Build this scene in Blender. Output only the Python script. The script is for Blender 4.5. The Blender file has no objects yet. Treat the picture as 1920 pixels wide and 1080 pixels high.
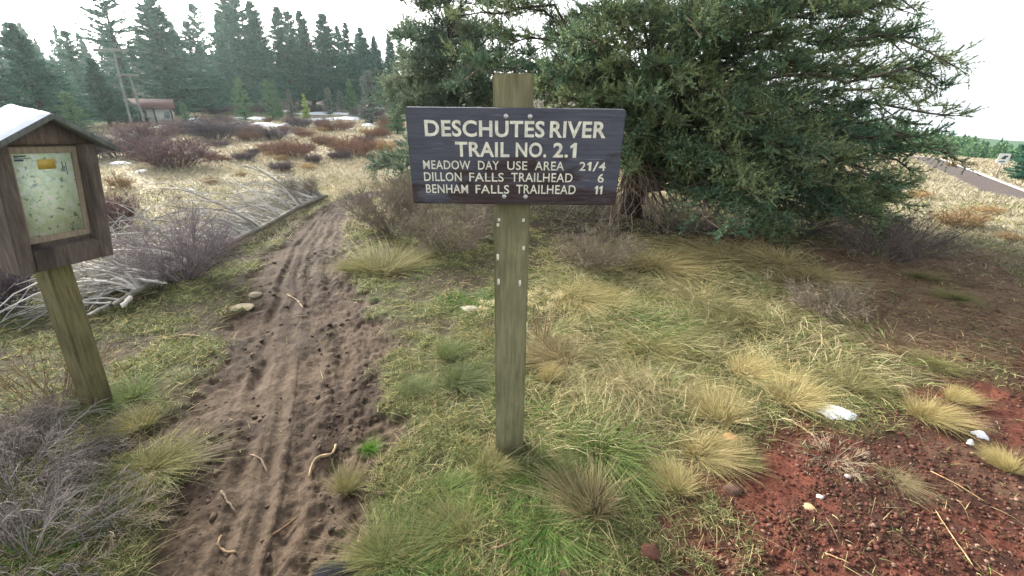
import bpy, math, random
import numpy as np
from mathutils import Vector, Matrix

S = bpy.context.scene
COL = S.collection
PI = math.pi
R = math.radians

# ------------------------------------------------------------------ camera, world, sun, exposure
FPX = 800.0                      # focal length in pixels of the 1920 wide photograph
HC = 1.60                        # eye height
PITCH = math.atan(315.0 / FPX)
cd = bpy.data.cameras.new('camera')
cd.sensor_width = 36.0
cd.lens = FPX / 1920 * 36.0
cd.clip_start = 0.05
cd.clip_end = 3000
cam = bpy.data.objects.new('camera', cd)
COL.objects.link(cam)
cam.location = (0, 0, HC)
cam.rotation_euler = (PI / 2 - PITCH, 0, 0)
S.camera = cam

SUN_EL, SUN_AZ = R(26), R(-44)   # azimuth from +Y towards +X
w = bpy.data.worlds.new('World')
S.world = w
w.use_nodes = True
nt = w.node_tree
bg = nt.nodes['Background']
sky = nt.nodes.new('ShaderNodeTexSky')
sky.sky_type = 'NISHITA'
sky.sun_disc = False
sky.sun_elevation = SUN_EL
sky.sun_rotation = SUN_AZ
sky.dust_density = 4.0
sky.air_density = 1.0
tcw = nt.nodes.new('ShaderNodeTexCoord'); sxyz = nt.nodes.new('ShaderNodeSeparateXYZ'); mxz = nt.nodes.new('ShaderNodeMath'); mxz.operation = 'MAXIMUM'; mxz.inputs[1].default_value = .16
cxyz = nt.nodes.new('ShaderNodeCombineXYZ')
nt.links.new(tcw.outputs['Generated'], sxyz.inputs[0]); nt.links.new(sxyz.outputs[0], cxyz.inputs[0]); nt.links.new(sxyz.outputs[1], cxyz.inputs[1])
nt.links.new(sxyz.outputs[2], mxz.inputs[0]); nt.links.new(mxz.outputs[0], cxyz.inputs[2]); nt.links.new(cxyz.outputs[0], sky.inputs['Vector'])
hs = nt.nodes.new('ShaderNodeHueSaturation')
hs.inputs['Saturation'].default_value = 0.30
nt.links.new(sky.outputs[0], hs.inputs['Color'])
nt.links.new(hs.outputs[0], bg.inputs['Color'])
bg.inputs['Strength'].default_value = 0.13

sl = bpy.data.lights.new('sun', 'SUN')
sl.energy = 2.7
sl.angle = R(11)
sl.color = (1.0, 0.95, 0.86)
so = bpy.data.objects.new('sun', sl)
COL.objects.link(so)
sd = Vector((math.sin(SUN_AZ) * math.cos(SUN_EL), math.cos(SUN_AZ) * math.cos(SUN_EL), math.sin(SUN_EL)))
so.rotation_euler = sd.to_track_quat('Z', 'Y').to_euler()
so.location = (0, 0, 30)

S.view_settings.view_transform = 'Standard'
S.view_settings.look = 'None'
S.view_settings.exposure = 1.8
S.view_settings.gamma = 1.0
S.render.engine = 'CYCLES'
S.cycles.max_bounces = 5
S.cycles.diffuse_bounces = 3
S.cycles.glossy_bounces = 2
S.cycles.transmission_bounces = 3
S.cycles.transparent_max_bounces = 4
S.cycles.sample_clamp_indirect = 4.0

# ------------------------------------------------------------------ numpy helpers
def lin(r, g, b):
    """sRGB 0-255 -> linear"""
    c = np.array([r, g, b], float) / 255
    return np.where(c <= .04045, c / 12.92, ((c + .055) / 1.055) ** 2.4)

def ss(a, b, x):
    t = np.clip((x - a) / (b - a), 0, 1)
    return t * t * (3 - 2 * t)

def vnoise(x, y, seed=0):
    xi = np.floor(x).astype(np.int64); yi = np.floor(y).astype(np.int64)
    fx = x - xi; fy = y - yi
    fx = fx * fx * (3 - 2 * fx); fy = fy * fy * (3 - 2 * fy)
    def h(a, b):
        n = (a * 374761393 + b * 668265263 + seed * 1442695041) & 0xFFFFFFFF
        n = ((n ^ (n >> 13)) * 1274126177) & 0xFFFFFFFF
        n = n ^ (n >> 16)
        return (n & 0xFFFF) / 65535.0
    v = (h(xi, yi) * (1 - fx) + h(xi + 1, yi) * fx) * (1 - fy) + (h(xi, yi + 1) * (1 - fx) + h(xi + 1, yi + 1) * fx) * fy
    return v * 2 - 1

def fbm(x, y, seed=0, octs=4, gain=.5):
    s = 0; a = 1; t = 0
    for i in range(octs):
        s = s + a * vnoise(x * 2 ** i + 17.3 * i, y * 2 ** i - 9.1 * i, seed + i); t += a; a *= gain
    return s / t

cp, sp = math.cos(PITCH), math.sin(PITCH)
def ray(u, v):
    a = (u - 960) / FPX; b = (540 - v) / FPX
    return a, cp + b * sp, -sp + b * cp

# right hand road: far edge line A + l*dir, n points away from the camera
RA = np.array([17.2, 14.6]); RD = np.array([.58, .816]); RN = np.array([.816, -.58])

def T(x, y):
    """large terrain"""
    x = np.asarray(x, float); y = np.asarray(y, float)
    r = np.hypot(x, y)
    s = (x - RA[0]) * RN[0] + (y - RA[1]) * RN[1]
    l = x * RD[0] + y * RD[1]
    wl = ss(-9, -20, s)
    rise = wl * (.052 * (np.clip(r, 10, 80) - 10) + .13 * (np.clip(r, 60, 90) - 60))
    fr = ss(12, 18, l)
    step = -.45 * ss(-2.8, -1.6, s) * fr
    fall = -.30 * np.clip(s - 2.5, 0, 24) * fr - .09 * np.clip(s - 26, 0, 300) * fr
    back = -.045 * np.clip(r - 35, 0, 160) * fr * ss(-9, -3, s)
    und = .10 * fbm(x * .22, y * .22, 5, 3) * ss(4, 14, r) * (1 - .8 * fr * ss(-5, -3, s))
    return rise + step + fall + back + und

def P0(u, v, z=0.0):
    a, yy, zz = ray(u, v)
    t = (z - HC) / zz
    return a * t, yy * t

# trail centre line from its left and right edges in plan
TE = [(1180, 300, 650), (1080, 325, 628), (960, 340, 690), (880, 345, 720), (800, 365, 725), (740, 380, 720), (680, 400, 712), (620, 432, 696),
      (560, 466, 672), (500, 492, 648), (460, 522, 640), (420, 562, 640), (395, 590, 655), (378, 625, 690), (366, 672, 740)]
TL = np.array([P0(l, v) for v, l, r in TE]); TR = np.array([P0(r, v) for v, l, r in TE])
TL = np.vstack([TL[0] * [.9, 0] + [0.02, -1.5], TL]); TR = np.vstack([TR[0] * [1.3, 0] + [0, -1.5], TR])
tt = np.linspace(0, len(TL) - 1, 150)
ii = np.minimum(tt.astype(int), len(TL) - 2); ff = (tt - ii)[:, None]
CL = TL[ii] * (1 - ff) + TL[ii + 1] * ff; CR = TR[ii] * (1 - ff) + TR[ii + 1] * ff
TC = (CL + CR) / 2
for _ in range(3):
    TC[1:-1] = (TC[:-2] + TC[1:-1] * 2 + TC[2:]) / 4
TW = np.linalg.norm(CL - CR, axis=1) / 2
TT = np.gradient(TC, axis=0); TT /= np.linalg.norm(TT, axis=1)[:, None]

def trail(x, y):
    """signed lateral coordinate / half width and arc position; far away = 9"""
    x = np.asarray(x, float); y = np.asarray(y, float)
    sh = x.shape; x = x.ravel(); y = y.ravel()
    q = np.full(x.shape, 9.0); al = np.zeros(x.shape)
    m = (np.hypot(x, y) < 16) & (x < 1.5) & (x > -6)
    idx = np.nonzero(m)[0]
    for k in range(0, len(idx), 40000):
        j = idx[k:k + 40000]
        d = (x[j, None] - TC[None, :, 0]) ** 2 + (y[j, None] - TC[None, :, 1]) ** 2
        b = np.argmin(d, 1)
        lat = (x[j] - TC[b, 0]) * TT[b, 1] - (y[j] - TC[b, 1]) * TT[b, 0]
        dd = np.sqrt(d[np.arange(len(j)), b])
        q[j] = np.sign(lat) * dd / TW[b]
        al[j] = b / 10.0
    return q.reshape(sh), al.reshape(sh)

def poly_dist(x, y, pts):
    """signed distance, negative inside"""
    x = np.asarray(x, float); y = np.asarray(y, float)
    pts = np.array(pts); n = len(pts)
    d = np.full(x.shape, 1e9); ins = np.zeros(x.shape, bool)
    for i in range(n):
        a = pts[i]; b = pts[(i + 1) % n]
        e = b - a
        t = np.clip(((x - a[0]) * e[0] + (y - a[1]) * e[1]) / (e @ e), 0, 1)
        d = np.minimum(d, np.hypot(x - a[0] - e[0] * t, y - a[1] - e[1] * t))
        c = ((a[1] > y) != (b[1] > y)) & (x < (b[0] - a[0]) * (y - a[1]) / (b[1] - a[1] + 1e-12) + a[0])
        ins ^= c
    return np.where(ins, -d, d)

CIN = [P0(*p) for p in [(1230, 1250), (1290, 1090), (1330, 990), (1350, 900), (1375, 830), (1450, 795), (1560, 775), (1700, 740), (1800, 700), (1930, 650),
                        (2150, 620), (2500, 700), (2500, 1200), (1700, 1700)]]
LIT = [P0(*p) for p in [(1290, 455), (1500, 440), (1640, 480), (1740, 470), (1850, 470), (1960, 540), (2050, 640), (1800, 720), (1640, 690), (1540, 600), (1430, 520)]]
JX, JY = 2.15, 7.7                                   # juniper trunk

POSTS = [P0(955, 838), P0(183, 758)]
def masks(x, y):
    n1 = fbm(x * 3.1, y * 3.1, 11, 4); n2 = fbm(x * 11, y * 11, 23, 3)
    q, al = trail(x, y)
    tr = ss(1.18, .86, np.abs(q) + .22 * n1 + .16 * n2)
    ci = ss(.24, -.22, poly_dist(x, y, CIN) + .24 * n1 + .14 * n2)
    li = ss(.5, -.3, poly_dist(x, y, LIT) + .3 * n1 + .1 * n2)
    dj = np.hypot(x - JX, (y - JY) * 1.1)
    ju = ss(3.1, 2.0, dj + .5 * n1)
    return q, al, tr, ci, li, ju, n1, n2

def micro(x, y, full=False):
    m = masks(x, y)
    q, al, tr, ci, li, ju, n1, n2 = m
    r = np.hypot(x, y)
    near = ss(14, 7, r)
    z = near * (.022 * n1 + .010 * n2 * (1 - tr))
    n3 = fbm(x * 26, y * 26, 31, 3)
    ridg = 1 - np.abs(fbm(x * 9, y * 7, 41, 3)) * 2.2
    qq = q + .13 * fbm(x * 1.7, y * 1.7, 3, 3)
    rut = 0
    for c, wd, dp in ((-.42, .075, .028), (.16, .09, .018), (-.12, .055, .014), (.54, .09, .012)):
        g = np.exp(-((qq - c) / wd) ** 2)
        tread = .35 * np.sin(al * 34 + q * 9) * np.exp(-((qq - c) / (wd * .7)) ** 2)
        rut = rut - dp * g * (1 + .25 * tread) + dp * .55 * np.exp(-((qq - c - wd * 1.7) / (wd * .6)) ** 2) + dp * .4 * np.exp(-((qq - c + wd * 1.7) / (wd * .6)) ** 2)
    smooth = np.exp(-((qq + .20) / .34) ** 2)          # the ridden line is smoother
    rut = rut * (.45 + .75 * ss(-.25, .35, fbm(x * 2.3 + 5, y * 1.6, 57, 3)))
    z = z + near * tr * (-.045 + rut + (1 - .8 * smooth) * (.017 * ridg * ss(-.4, .4, n1) + .015 * n3) + .003 * n3)
    z = z + near * ci * (.008 * n3)
    return (z, m) if full else z

def H(x, y):
    return T(x, y) + micro(np.asarray(x, float), np.asarray(y, float))

def h1(x, y):
    return float(H(np.array([x]), np.array([y]))[0])

def P(u, v):
    """ground point seen at a pixel of the photograph"""
    a, yy, zz = ray(u, v)
    t = np.geomspace(.3, 400, 5000)
    f = HC + zz * t - T(a * t, yy * t)
    k = np.nonzero(f < 0)[0]
    k = k[0] if len(k) else len(t) - 1
    x, y = a * t[k], yy * t[k]
    return float(x), float(y), h1(x, y)

def G(u, r, v=195):
    """ground point on the column of a pixel at distance r"""
    a, yy, zz = ray(u, v)
    k = r / math.hypot(a, yy)
    x, y = a * k, yy * k
    return x, y, h1(x, y)

def top_z(x, y, v):
    b = (540 - v) / FPX
    return HC + (b * y * cp - y * sp) / (cp + b * sp)

def at(u, v, y):
    """point on a pixel's ray at world depth y"""
    a, yy, zz = ray(u, v)
    t = y / yy
    return np.array([a * t, y, HC + zz * t])

# ------------------------------------------------------------------ mesh builder
class MB:
    def __init__(self):
        self.v = []; self.c = []; self.q = []; self.t = []; self.n = 0
    def add(self, v, q=None, t=None, c=(1, 1, 1)):
        v = np.asarray(v, float).reshape(-1, 3)
        c = np.asarray(c, float)
        if c.ndim == 1:
            c = np.broadcast_to(c, (len(v), 3))
        self.v.append(v); self.c.append(c)
        if q is not None and len(q): self.q.append(np.asarray(q, np.int64).reshape(-1, 4) + self.n)
        if t is not None and len(t): self.t.append(np.asarray(t, np.int64).reshape(-1, 3) + self.n)
        self.n += len(v)
    def box(self, x0, x1, y0, y1, z0, z1, c=(1, 1, 1), M=None):
        v = np.array([(x, y, z) for z in (z0, z1) for y in (y0, y1) for x in (x0, x1)], float)
        if M is not None: v = v @ np.array(M.to_3x3()).T + np.array(M.translation)
        self.add(v, q=[(0, 2, 3, 1), (4, 5, 7, 6), (0, 1, 5, 4), (2, 6, 7, 3), (0, 4, 6, 2), (1, 3, 7, 5)], c=c)
    def tubes(self, p, r, sides=3, c=(1, 1, 1)):
        p = np.asarray(p, float); r = np.asarray(r, float)
        N, k, _ = p.shape
        if r.ndim == 1: r = np.broadcast_to(r[:, None], (N, k))
        t = np.gradient(p, axis=1); t /= np.linalg.norm(t, axis=2, keepdims=True) + 1e-9
        ref = np.array([.31, .47, .82]); ref /= np.linalg.norm(ref)
        a = np.cross(t, ref); a /= np.linalg.norm(a, axis=2, keepdims=True) + 1e-9
        b = np.cross(t, a)
        an = np.arange(sides) * 2 * PI / sides
        v = p[:, :, None, :] + r[:, :, None, None] * (np.cos(an)[None, None, :, None] * a[:, :, None, :] + np.sin(an)[None, None, :, None] * b[:, :, None, :])
        base = (np.arange(N) * k * sides)[:, None, None]
        i = np.arange(k - 1)[None, :, None] * sides; j = np.arange(sides)[None, None, :]; j2 = (j + 1) % sides
        q = np.stack([base + i + j, base + i + j2, base + i + sides + j2, base + i + sides + j], -1)
        c = np.asarray(c, float)
        if c.ndim == 2: c = np.repeat(c, k * sides, 0)
        elif c.ndim == 3: c = np.repeat(c.reshape(-1, 3), sides, 0)
        self.add(v, q=q, c=c)
    def blades(self, base, vec, width, droop=0., c=(1, 1, 1), seg=2, rng=None, tipc=None, peak=0):
        base = np.asarray(base, float); vec = np.asarray(vec, float); N = len(base)
        rng = rng or np.random.default_rng(1)
        width = np.broadcast_to(np.asarray(width, float), (N,)); droop = np.broadcast_to(np.asarray(droop, float), (N,))
        L = np.linalg.norm(vec, axis=1)
        s = np.cross(vec, rng.normal(size=(N, 3))); s /= np.linalg.norm(s, axis=1)[:, None] + 1e-9
        c = np.asarray(c, float)
        if c.ndim == 1: c = np.broadcast_to(c, (N, 3))
        tc = c if tipc is None else np.broadcast_to(np.asarray(tipc, float), (N, 3))
        V = []; Cc = []
        for i in range(seg):
            t = i / seg
            ctr = base + vec * t - np.array([0, 0, 1.]) * (droop * L * t * t)[:, None]
            wd = width * ((.45 + 1.1 * t) if (peak and t < .5) else (1 - t * .75)) * .5
            V += [ctr - s * wd[:, None], ctr + s * wd[:, None]]
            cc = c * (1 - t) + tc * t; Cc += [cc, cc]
        V.append(base + vec - np.array([0, 0, 1.]) * (droop * L)[:, None]); Cc.append(tc)
        V = np.stack(V, 1); Cc = np.stack(Cc, 1); k = 2 * seg + 1
        b = (np.arange(N) * k)[:, None]
        q = [np.concatenate([b + 2 * i, b + 2 * i + 1, b + 2 * i + 3, b + 2 * i + 2], 1) for i in range(seg - 1)]
        t = np.concatenate([b + 2 * seg - 2, b + 2 * seg - 1, b + 2 * seg], 1)
        self.add(V, q=np.concatenate(q) if q else None, t=t, c=Cc.reshape(-1, 3))
    def mesh(self, name, smooth=False):
        me = bpy.data.meshes.new(name)
        v = np.concatenate(self.v); c = np.concatenate(self.c)
        q = np.concatenate(self.q) if self.q else np.zeros((0, 4), np.int64)
        t = np.concatenate(self.t) if self.t else np.zeros((0, 3), np.int64)
        me.vertices.add(len(v)); me.vertices.foreach_set('co', v.astype(np.float32).ravel())
        me.loops.add(q.size + t.size); me.loops.foreach_set('vertex_index', np.concatenate([q.ravel(), t.ravel()]).astype(np.int32))
        me.polygons.add(len(q) + len(t))
        ls = np.concatenate([np.arange(len(q)) * 4, q.size + np.arange(len(t)) * 3]).astype(np.int32)
        me.polygons.foreach_set('loop_start', ls)
        me.update(calc_edges=True)
        me.validate()
        at_ = me.color_attributes.new('Col', 'FLOAT_COLOR', 'POINT')
        at_.data.foreach_set('color', np.concatenate([c, np.ones((len(c), 1))], 1).astype(np.float32).ravel())
        if smooth:
            me.polygons.foreach_set('use_smooth', np.ones(len(me.polygons), bool))
        return me
    def obj(self, name, mat, parent=None, smooth=False, loc=None):
        return mk(name, self.mesh(name, smooth), mat, parent, loc)

def mk(name, me, mat, parent=None, loc=None):
    o = bpy.data.objects.new(name, me)
    COL.objects.link(o)
    if mat is not None and not me.materials: me.materials.append(mat)
    if parent is not None: o.parent = parent
    if loc is not None: o.location = loc
    return o

def tag(o, label=None, cat=None, group=None, kind=None):
    if label: o['label'] = label
    if cat: o['category'] = cat
    if group: o['group'] = group
    if kind: o['kind'] = kind
    return o

def thing(name, label, cat, loc=(0, 0, 0), rz=0, group=None):
    o = bpy.data.objects.new(name, None)
    o.empty_display_size = .2
    COL.objects.link(o)
    o.location = loc; o.rotation_euler = (0, 0, rz)
    return tag(o, label, cat, group)

def dup(root, loc, rz=0., scale=1., label=None, group=None):
    r = root.copy(); COL.objects.link(r)
    r.location = loc; r.rotation_euler = (0, 0, rz)
    r.scale = scale if hasattr(scale, '__len__') else (scale,) * 3
    if label: r['label'] = label
    if group: r['group'] = group
    for ch in list(root.children):
        c = ch.copy(); COL.objects.link(c); c.parent = r
        for g in list(ch.children):
            d = g.copy(); COL.objects.link(d); d.parent = c
    return r

# ------------------------------------------------------------------ materials
def newmat(name):
    m = bpy.data.materials.new(name); m.use_nodes = True
    nt = m.node_tree
    return m, nt, nt.nodes['Principled BSDF'], nt.nodes['Material Output']

def node(nt, typ, **kw):
    n = nt.nodes.new(typ)
    for k, v in kw.items():
        if k.startswith('i_'): n.inputs[k[2:].replace('_', ' ')].default_value = v
        else: setattr(n, k, v)
    return n

def noise_tex(nt, scale, detail=4, coord='Object', stretch=(1, 1, 1), rough=.55):
    tc = node(nt, 'ShaderNodeTexCoord'); mp = node(nt, 'ShaderNodeMapping')
    mp.inputs['Scale'].default_value = stretch
    nz = node(nt, 'ShaderNodeTexNoise'); nz.inputs['Scale'].default_value = scale
    nz.inputs['Detail'].default_value = detail; nz.inputs['Roughness'].default_value = rough
    nt.links.new(tc.outputs[coord], mp.inputs['Vector']); nt.links.new(mp.outputs[0], nz.inputs['Vector'])
    return nz.outputs['Fac']

def ramp(nt, fac, stops):
    r = node(nt, 'ShaderNodeValToRGB')
    e = r.color_ramp.elements
    while len(e) < len(stops): e.new(.5)
    for el, (p, c) in zip(e, stops):
        el.position = p; el.color = (*c, 1) if len(c) == 3 else c
    nt.links.new(fac, r.inputs['Fac'])
    return r.outputs['Color']

def mix(nt, a, b, fac, mode='MIX'):
    m = node(nt, 'ShaderNodeMix', data_type='RGBA', blend_type=mode)
    for s, val in ((0, fac), (6, a), (7, b)):
        if hasattr(val, 'links'): nt.links.new(val, m.inputs[s])
        elif s == 0: m.inputs[0].default_value = val
        else: m.inputs[s].default_value = (*val, 1)
    return m.outputs[2]

def mat_vcol(name, rough=.8, spec=.25, nscale=None, namt=.4, bump=None, transl=0., rnd=.0, coord='Object'):
    m, nt, b, out = newmat(name)
    at_ = node(nt, 'ShaderNodeAttribute', attribute_name='Col')
    c = at_.outputs['Color']
    if nscale:
        f = noise_tex(nt, nscale, 5, coord)
        c = mix(nt, c, ramp(nt, f, [(.25, (1 - namt,) * 3), (.75, (1 + namt,) * 3)]), 1.0, 'MULTIPLY')
    if rnd:
        oi = node(nt, 'ShaderNodeObjectInfo')
        c = mix(nt, c, ramp(nt, oi.outputs['Random'], [(0, (1 - rnd, 1 - rnd, 1 - rnd * .6)), (1, (1 + rnd, 1 + rnd * .9, 1 + rnd * .5))]), 1.0, 'MULTIPLY')
    nt.links.new(c, b.inputs['Base Color'])
    b.inputs['Roughness'].default_value = rough
    b.inputs['Specular IOR Level'].default_value = spec
    if bump:
        bs, bd = bump
        f = noise_tex(nt, bs, 6, coord, rough=.65)
        bn = node(nt, 'ShaderNodeBump'); bn.inputs['Strength'].default_value = .9; bn.inputs['Distance'].default_value = bd
        nt.links.new(f, bn.inputs['Height']); nt.links.new(bn.outputs[0], b.inputs['Normal'])
    if transl:
        tr = node(nt, 'ShaderNodeBsdfTranslucent'); ms = node(nt, 'ShaderNodeMixShader'); ms.inputs[0].default_value = transl
        nt.links.new(c, tr.inputs['Color'])
        nt.links.new(b.outputs[0], ms.inputs[1]); nt.links.new(tr.outputs[0], ms.inputs[2]); nt.links.new(ms.outputs[0], out.inputs['Surface'])
    return m

def mat_wood(name, dark, light, grain=(14, 14, 1.2), scale=5, rough=.8, stain=None, bump=.002):
    m, nt, b, out = newmat(name)
    g = noise_tex(nt, scale, 6, 'Object', grain, .65)
    c = ramp(nt, g, [(.3, tuple(dark)), (.5, tuple((np.array(dark) + light) / 2)), (.72, tuple(light))])
    bl = noise_tex(nt, 3.0, 4, 'Object')
    c = mix(nt, c, ramp(nt, bl, [(.3, (.72, .74, .70)), (.7, (1.15, 1.12, 1.1))]), 1.0, 'MULTIPLY')
    if stain is not None:
        st = noise_tex(nt, 2.2, 5, 'Object', (3, 3, .8))
        k = ramp(nt, st, [(.50, (0, 0, 0)), (.66, (1, 1, 1))])
        c = mix(nt, c, tuple(stain), k)
    nt.links.new(c, b.inputs['Base Color']); b.inputs['Roughness'].default_value = rough
    b.inputs['Specular IOR Level'].default_value = .25
    bn = node(nt, 'ShaderNodeBump'); bn.inputs['Strength'].default_value = .8; bn.inputs['Distance'].default_value = bump
    nt.links.new(g, bn.inputs['Height']); nt.links.new(bn.outputs[0], b.inputs['Normal'])
    return m

def mat_plain(name, c, rough=.6, metal=0., nscale=8, namt=.2, bump=0.):
    m, nt, b, out = newmat(name)
    f = noise_tex(nt, nscale, 5)
    cc = ramp(nt, f, [(.3, tuple(np.array(c) * (1 - namt))), (.7, tuple(np.array(c) * (1 + namt)))])
    nt.links.new(cc, b.inputs['Base Color']); b.inputs['Roughness'].default_value = rough; b.inputs['Metallic'].default_value = metal
    if bump:
        bn = node(nt, 'ShaderNodeBump'); bn.inputs['Distance'].default_value = bump
        nt.links.new(f, bn.inputs['Height']); nt.links.new(bn.outputs[0], b.inputs['Normal'])
    return m

M_GROUND = mat_vcol('ground_soil', .9, .12, 34, .42, (55, .012), coord='Object')
M_GRASS = mat_vcol('grass_blades', .75, .2, transl=.3)
M_TUSS = mat_vcol('tussock_blades', .75, .2, transl=.3, rnd=.12)
M_TWIG = mat_vcol('twigs', .85, .15, rnd=.14)
M_LEAF = mat_vcol('conifer_leaf', .6, .3, transl=.18, rnd=.12)
M_PINE = mat_vcol('pine_leaf', .7, .2, transl=.2, rnd=.22)
M_BARK = mat_vcol('bark', .9, .1, 9, .45, (30, .008), rnd=.15)
M_DEAD = mat_vcol('dead_wood', .85, .2, 12, .35, (60, .004))
M_STICK = mat_vcol('stick_wood', .85, .2, 40, .5, (120, .003))
M_STONE = mat_vcol('stone', .9, .2, 30, .3, (60, .004), rnd=.15)
M_SNOW = mat_plain('snow', (.86, .88, .92), .6, 0, 12, .05, .02)

# ------------------------------------------------------------------ ground, one sheet split by what it is made of
def ground_colour(x, y, m):
    q, al, tr, ci, li, ju, n1, n2 = m
    r = np.hypot(x, y)
    s = (x - RA[0]) * RN[0] + (y - RA[1]) * RN[1]
    n4 = fbm(x * .8, y * .8, 71, 4); n5 = fbm(x * 20, y * 20, 83, 3)
    def C(*c): return lin(*c)[None, :]
    k = lambda a: a[:, None]
    soil = C(62, 54, 41); moss = C(80, 86, 52); straw = C(160, 152, 128); green = C(68, 90, 48)
    near = soil + (moss - soil) * k(ss(-.45, .35, n1 + .4 * n4))
    near = near + (green - near) * k(.5 * ss(.2, .6, n4 + .3 * n2))
    near = near + (C(112, 104, 80) - near) * k(.5 * ss(.1, .6, n5 + .3 * n1))
    mead = straw + (C(140, 122, 90) - straw) * k(ss(.0, .6, n4 + .4 * n1)) * .8
    c = near + (mead - near) * k(ss(6.0, 10.5, r + n1))
    mud = C(80, 67, 55) + (C(58, 47, 39) - C(80, 67, 55)) * k(ss(-.3, .35, n1 + .5 * n5))
    pale = ss(.55, .1, np.abs(q + .22)) * ss(6.0, 3.0, r)
    mud = mud + (C(96, 83, 70) - mud) * k(.5 * pale * ss(-.5, .3, n2))
    red = C(98, 58, 47) + (C(66, 45, 37) - C(98, 58, 47)) * k(ss(-.2, .4, n1 + .6 * n5))
    red = red + (C(92, 70, 57) - red) * k(.8 * ss(.1, .6, n4 + .5 * n2 + .15))
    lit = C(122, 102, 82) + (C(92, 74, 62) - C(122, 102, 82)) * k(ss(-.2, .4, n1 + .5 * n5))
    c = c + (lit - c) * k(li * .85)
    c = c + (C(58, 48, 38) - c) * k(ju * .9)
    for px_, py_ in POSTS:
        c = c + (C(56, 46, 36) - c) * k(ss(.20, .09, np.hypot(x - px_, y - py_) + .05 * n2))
    c = c + (red - c) * k(ci)
    c = c + (mud - c) * k(tr)
    # forest floor, road
    fl = ss(44, 58, r + 6 * n4) * ss(-10, -16, s)
    c = c + (C(82, 76, 68) - c) * k(fl)
    l = x * RD[0] + y * RD[1]
    fr = ss(12, 18, l)
    verge = fr * ss(2.0, 4.0, s)
    c = c + (C(120, 120, 84) - c) * k(verge * ss(6, 20, s))
    c = c + (C(84, 108, 82) - c) * k(fr * ss(90, 140, r) * ss(-8, 0, s))
    road = fr * ((s > -1.5) & (s < -.25))
    c = c + (C(96, 88, 84) - c) * k(road * 1.0)
    return c, road, tr, ci

ang = np.concatenate([np.linspace(-PI, R(-68), 60, endpoint=False), np.linspace(R(-68), R(68), 1050, endpoint=False), np.linspace(R(68), PI, 60, endpoint=False)])
rad = np.concatenate([np.geomspace(.25, 14, 520, endpoint=False), np.geomspace(14, 1500, 170)])
RR, AA = np.meshgrid(rad, ang, indexing='ij')
gx = (RR * np.sin(AA)).ravel(); gy = (RR * np.cos(AA)).ravel()
mz, mm = micro(gx, gy, True)
gz = T(gx, gy) + mz
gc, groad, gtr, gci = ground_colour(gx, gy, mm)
na, nr = len(ang), len(rad)
I, J = np.meshgrid(np.arange(nr - 1), np.arange(na), indexing='ij'); J2 = (J + 1) % na
gq = np.stack([I * na + J, I * na + J2, (I + 1) * na + J2, (I + 1) * na + J], -1).reshape(-1, 4)
gv = np.stack([gx, gy, gz], 1)
kind = np.where(groad[gq].mean(1) > .5, 3, np.where(gtr[gq].mean(1) > .5, 1, np.where(gci[gq].mean(1) > .5, 2, 0)))
for code, nm in ((0, 'ground'), (1, 'muddy_trail'), (2, 'red_gravel_shoulder'), (3, 'road')):
    q = gq[kind == code]
    used, inv = np.unique(q, return_inverse=True)
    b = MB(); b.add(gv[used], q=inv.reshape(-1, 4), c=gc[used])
    if code == 0:
        k0 = MB.__len__ if False else None
        b.add(np.concatenate([gv[:na], [[0, 0, gv[:na, 2].mean()]]]), t=[(i, na, (i + 1) % na) for i in range(na)], c=gc[:na].mean(0))
    o = b.obj(nm, M_GROUND, smooth=True)
    tag(o, {'ground': 'grassy meadow ground around the trail sign', 'muddy_trail': 'brown muddy single track running past the sign post',
            'red_gravel_shoulder': 'bare red cinder ground right of the sign', 'road': 'narrow road beyond the grass bank'}[nm], kind='structure')

# pale edge line of the road
b = MB()
ls_ = np.linspace(-6, 34, 60)
pts = RA[None] + RD[None] * ls_[:, None]
e0 = pts + RN * -.42; e1 = pts + RN * -.28
v = np.concatenate([np.c_[e0, T(e0[:, 0], e0[:, 1]) + .006], np.c_[e1, T(e1[:, 0], e1[:, 1]) + .006]])
n = len(pts)
b.add(v, q=[(i, i + n, i + n + 1, i + 1) for i in range(n - 1)], c=lin(214, 206, 200))
tag(b.obj('road_edge_line', mat_vcol('road_paint', .7)), 'pale line along the far edge of the road', kind='structure')

# ------------------------------------------------------------------ trail sign
M_POST = mat_wood('post_wood', lin(112, 108, 82), lin(154, 149, 118), stain=lin(96, 92, 68))
M_BOLT = mat_plain('galvanised', (.55, .55, .55), .45, .6)
M_WHITE = mat_plain('white_paint', lin(226, 222, 206), .7, 0, 45, .22)

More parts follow.
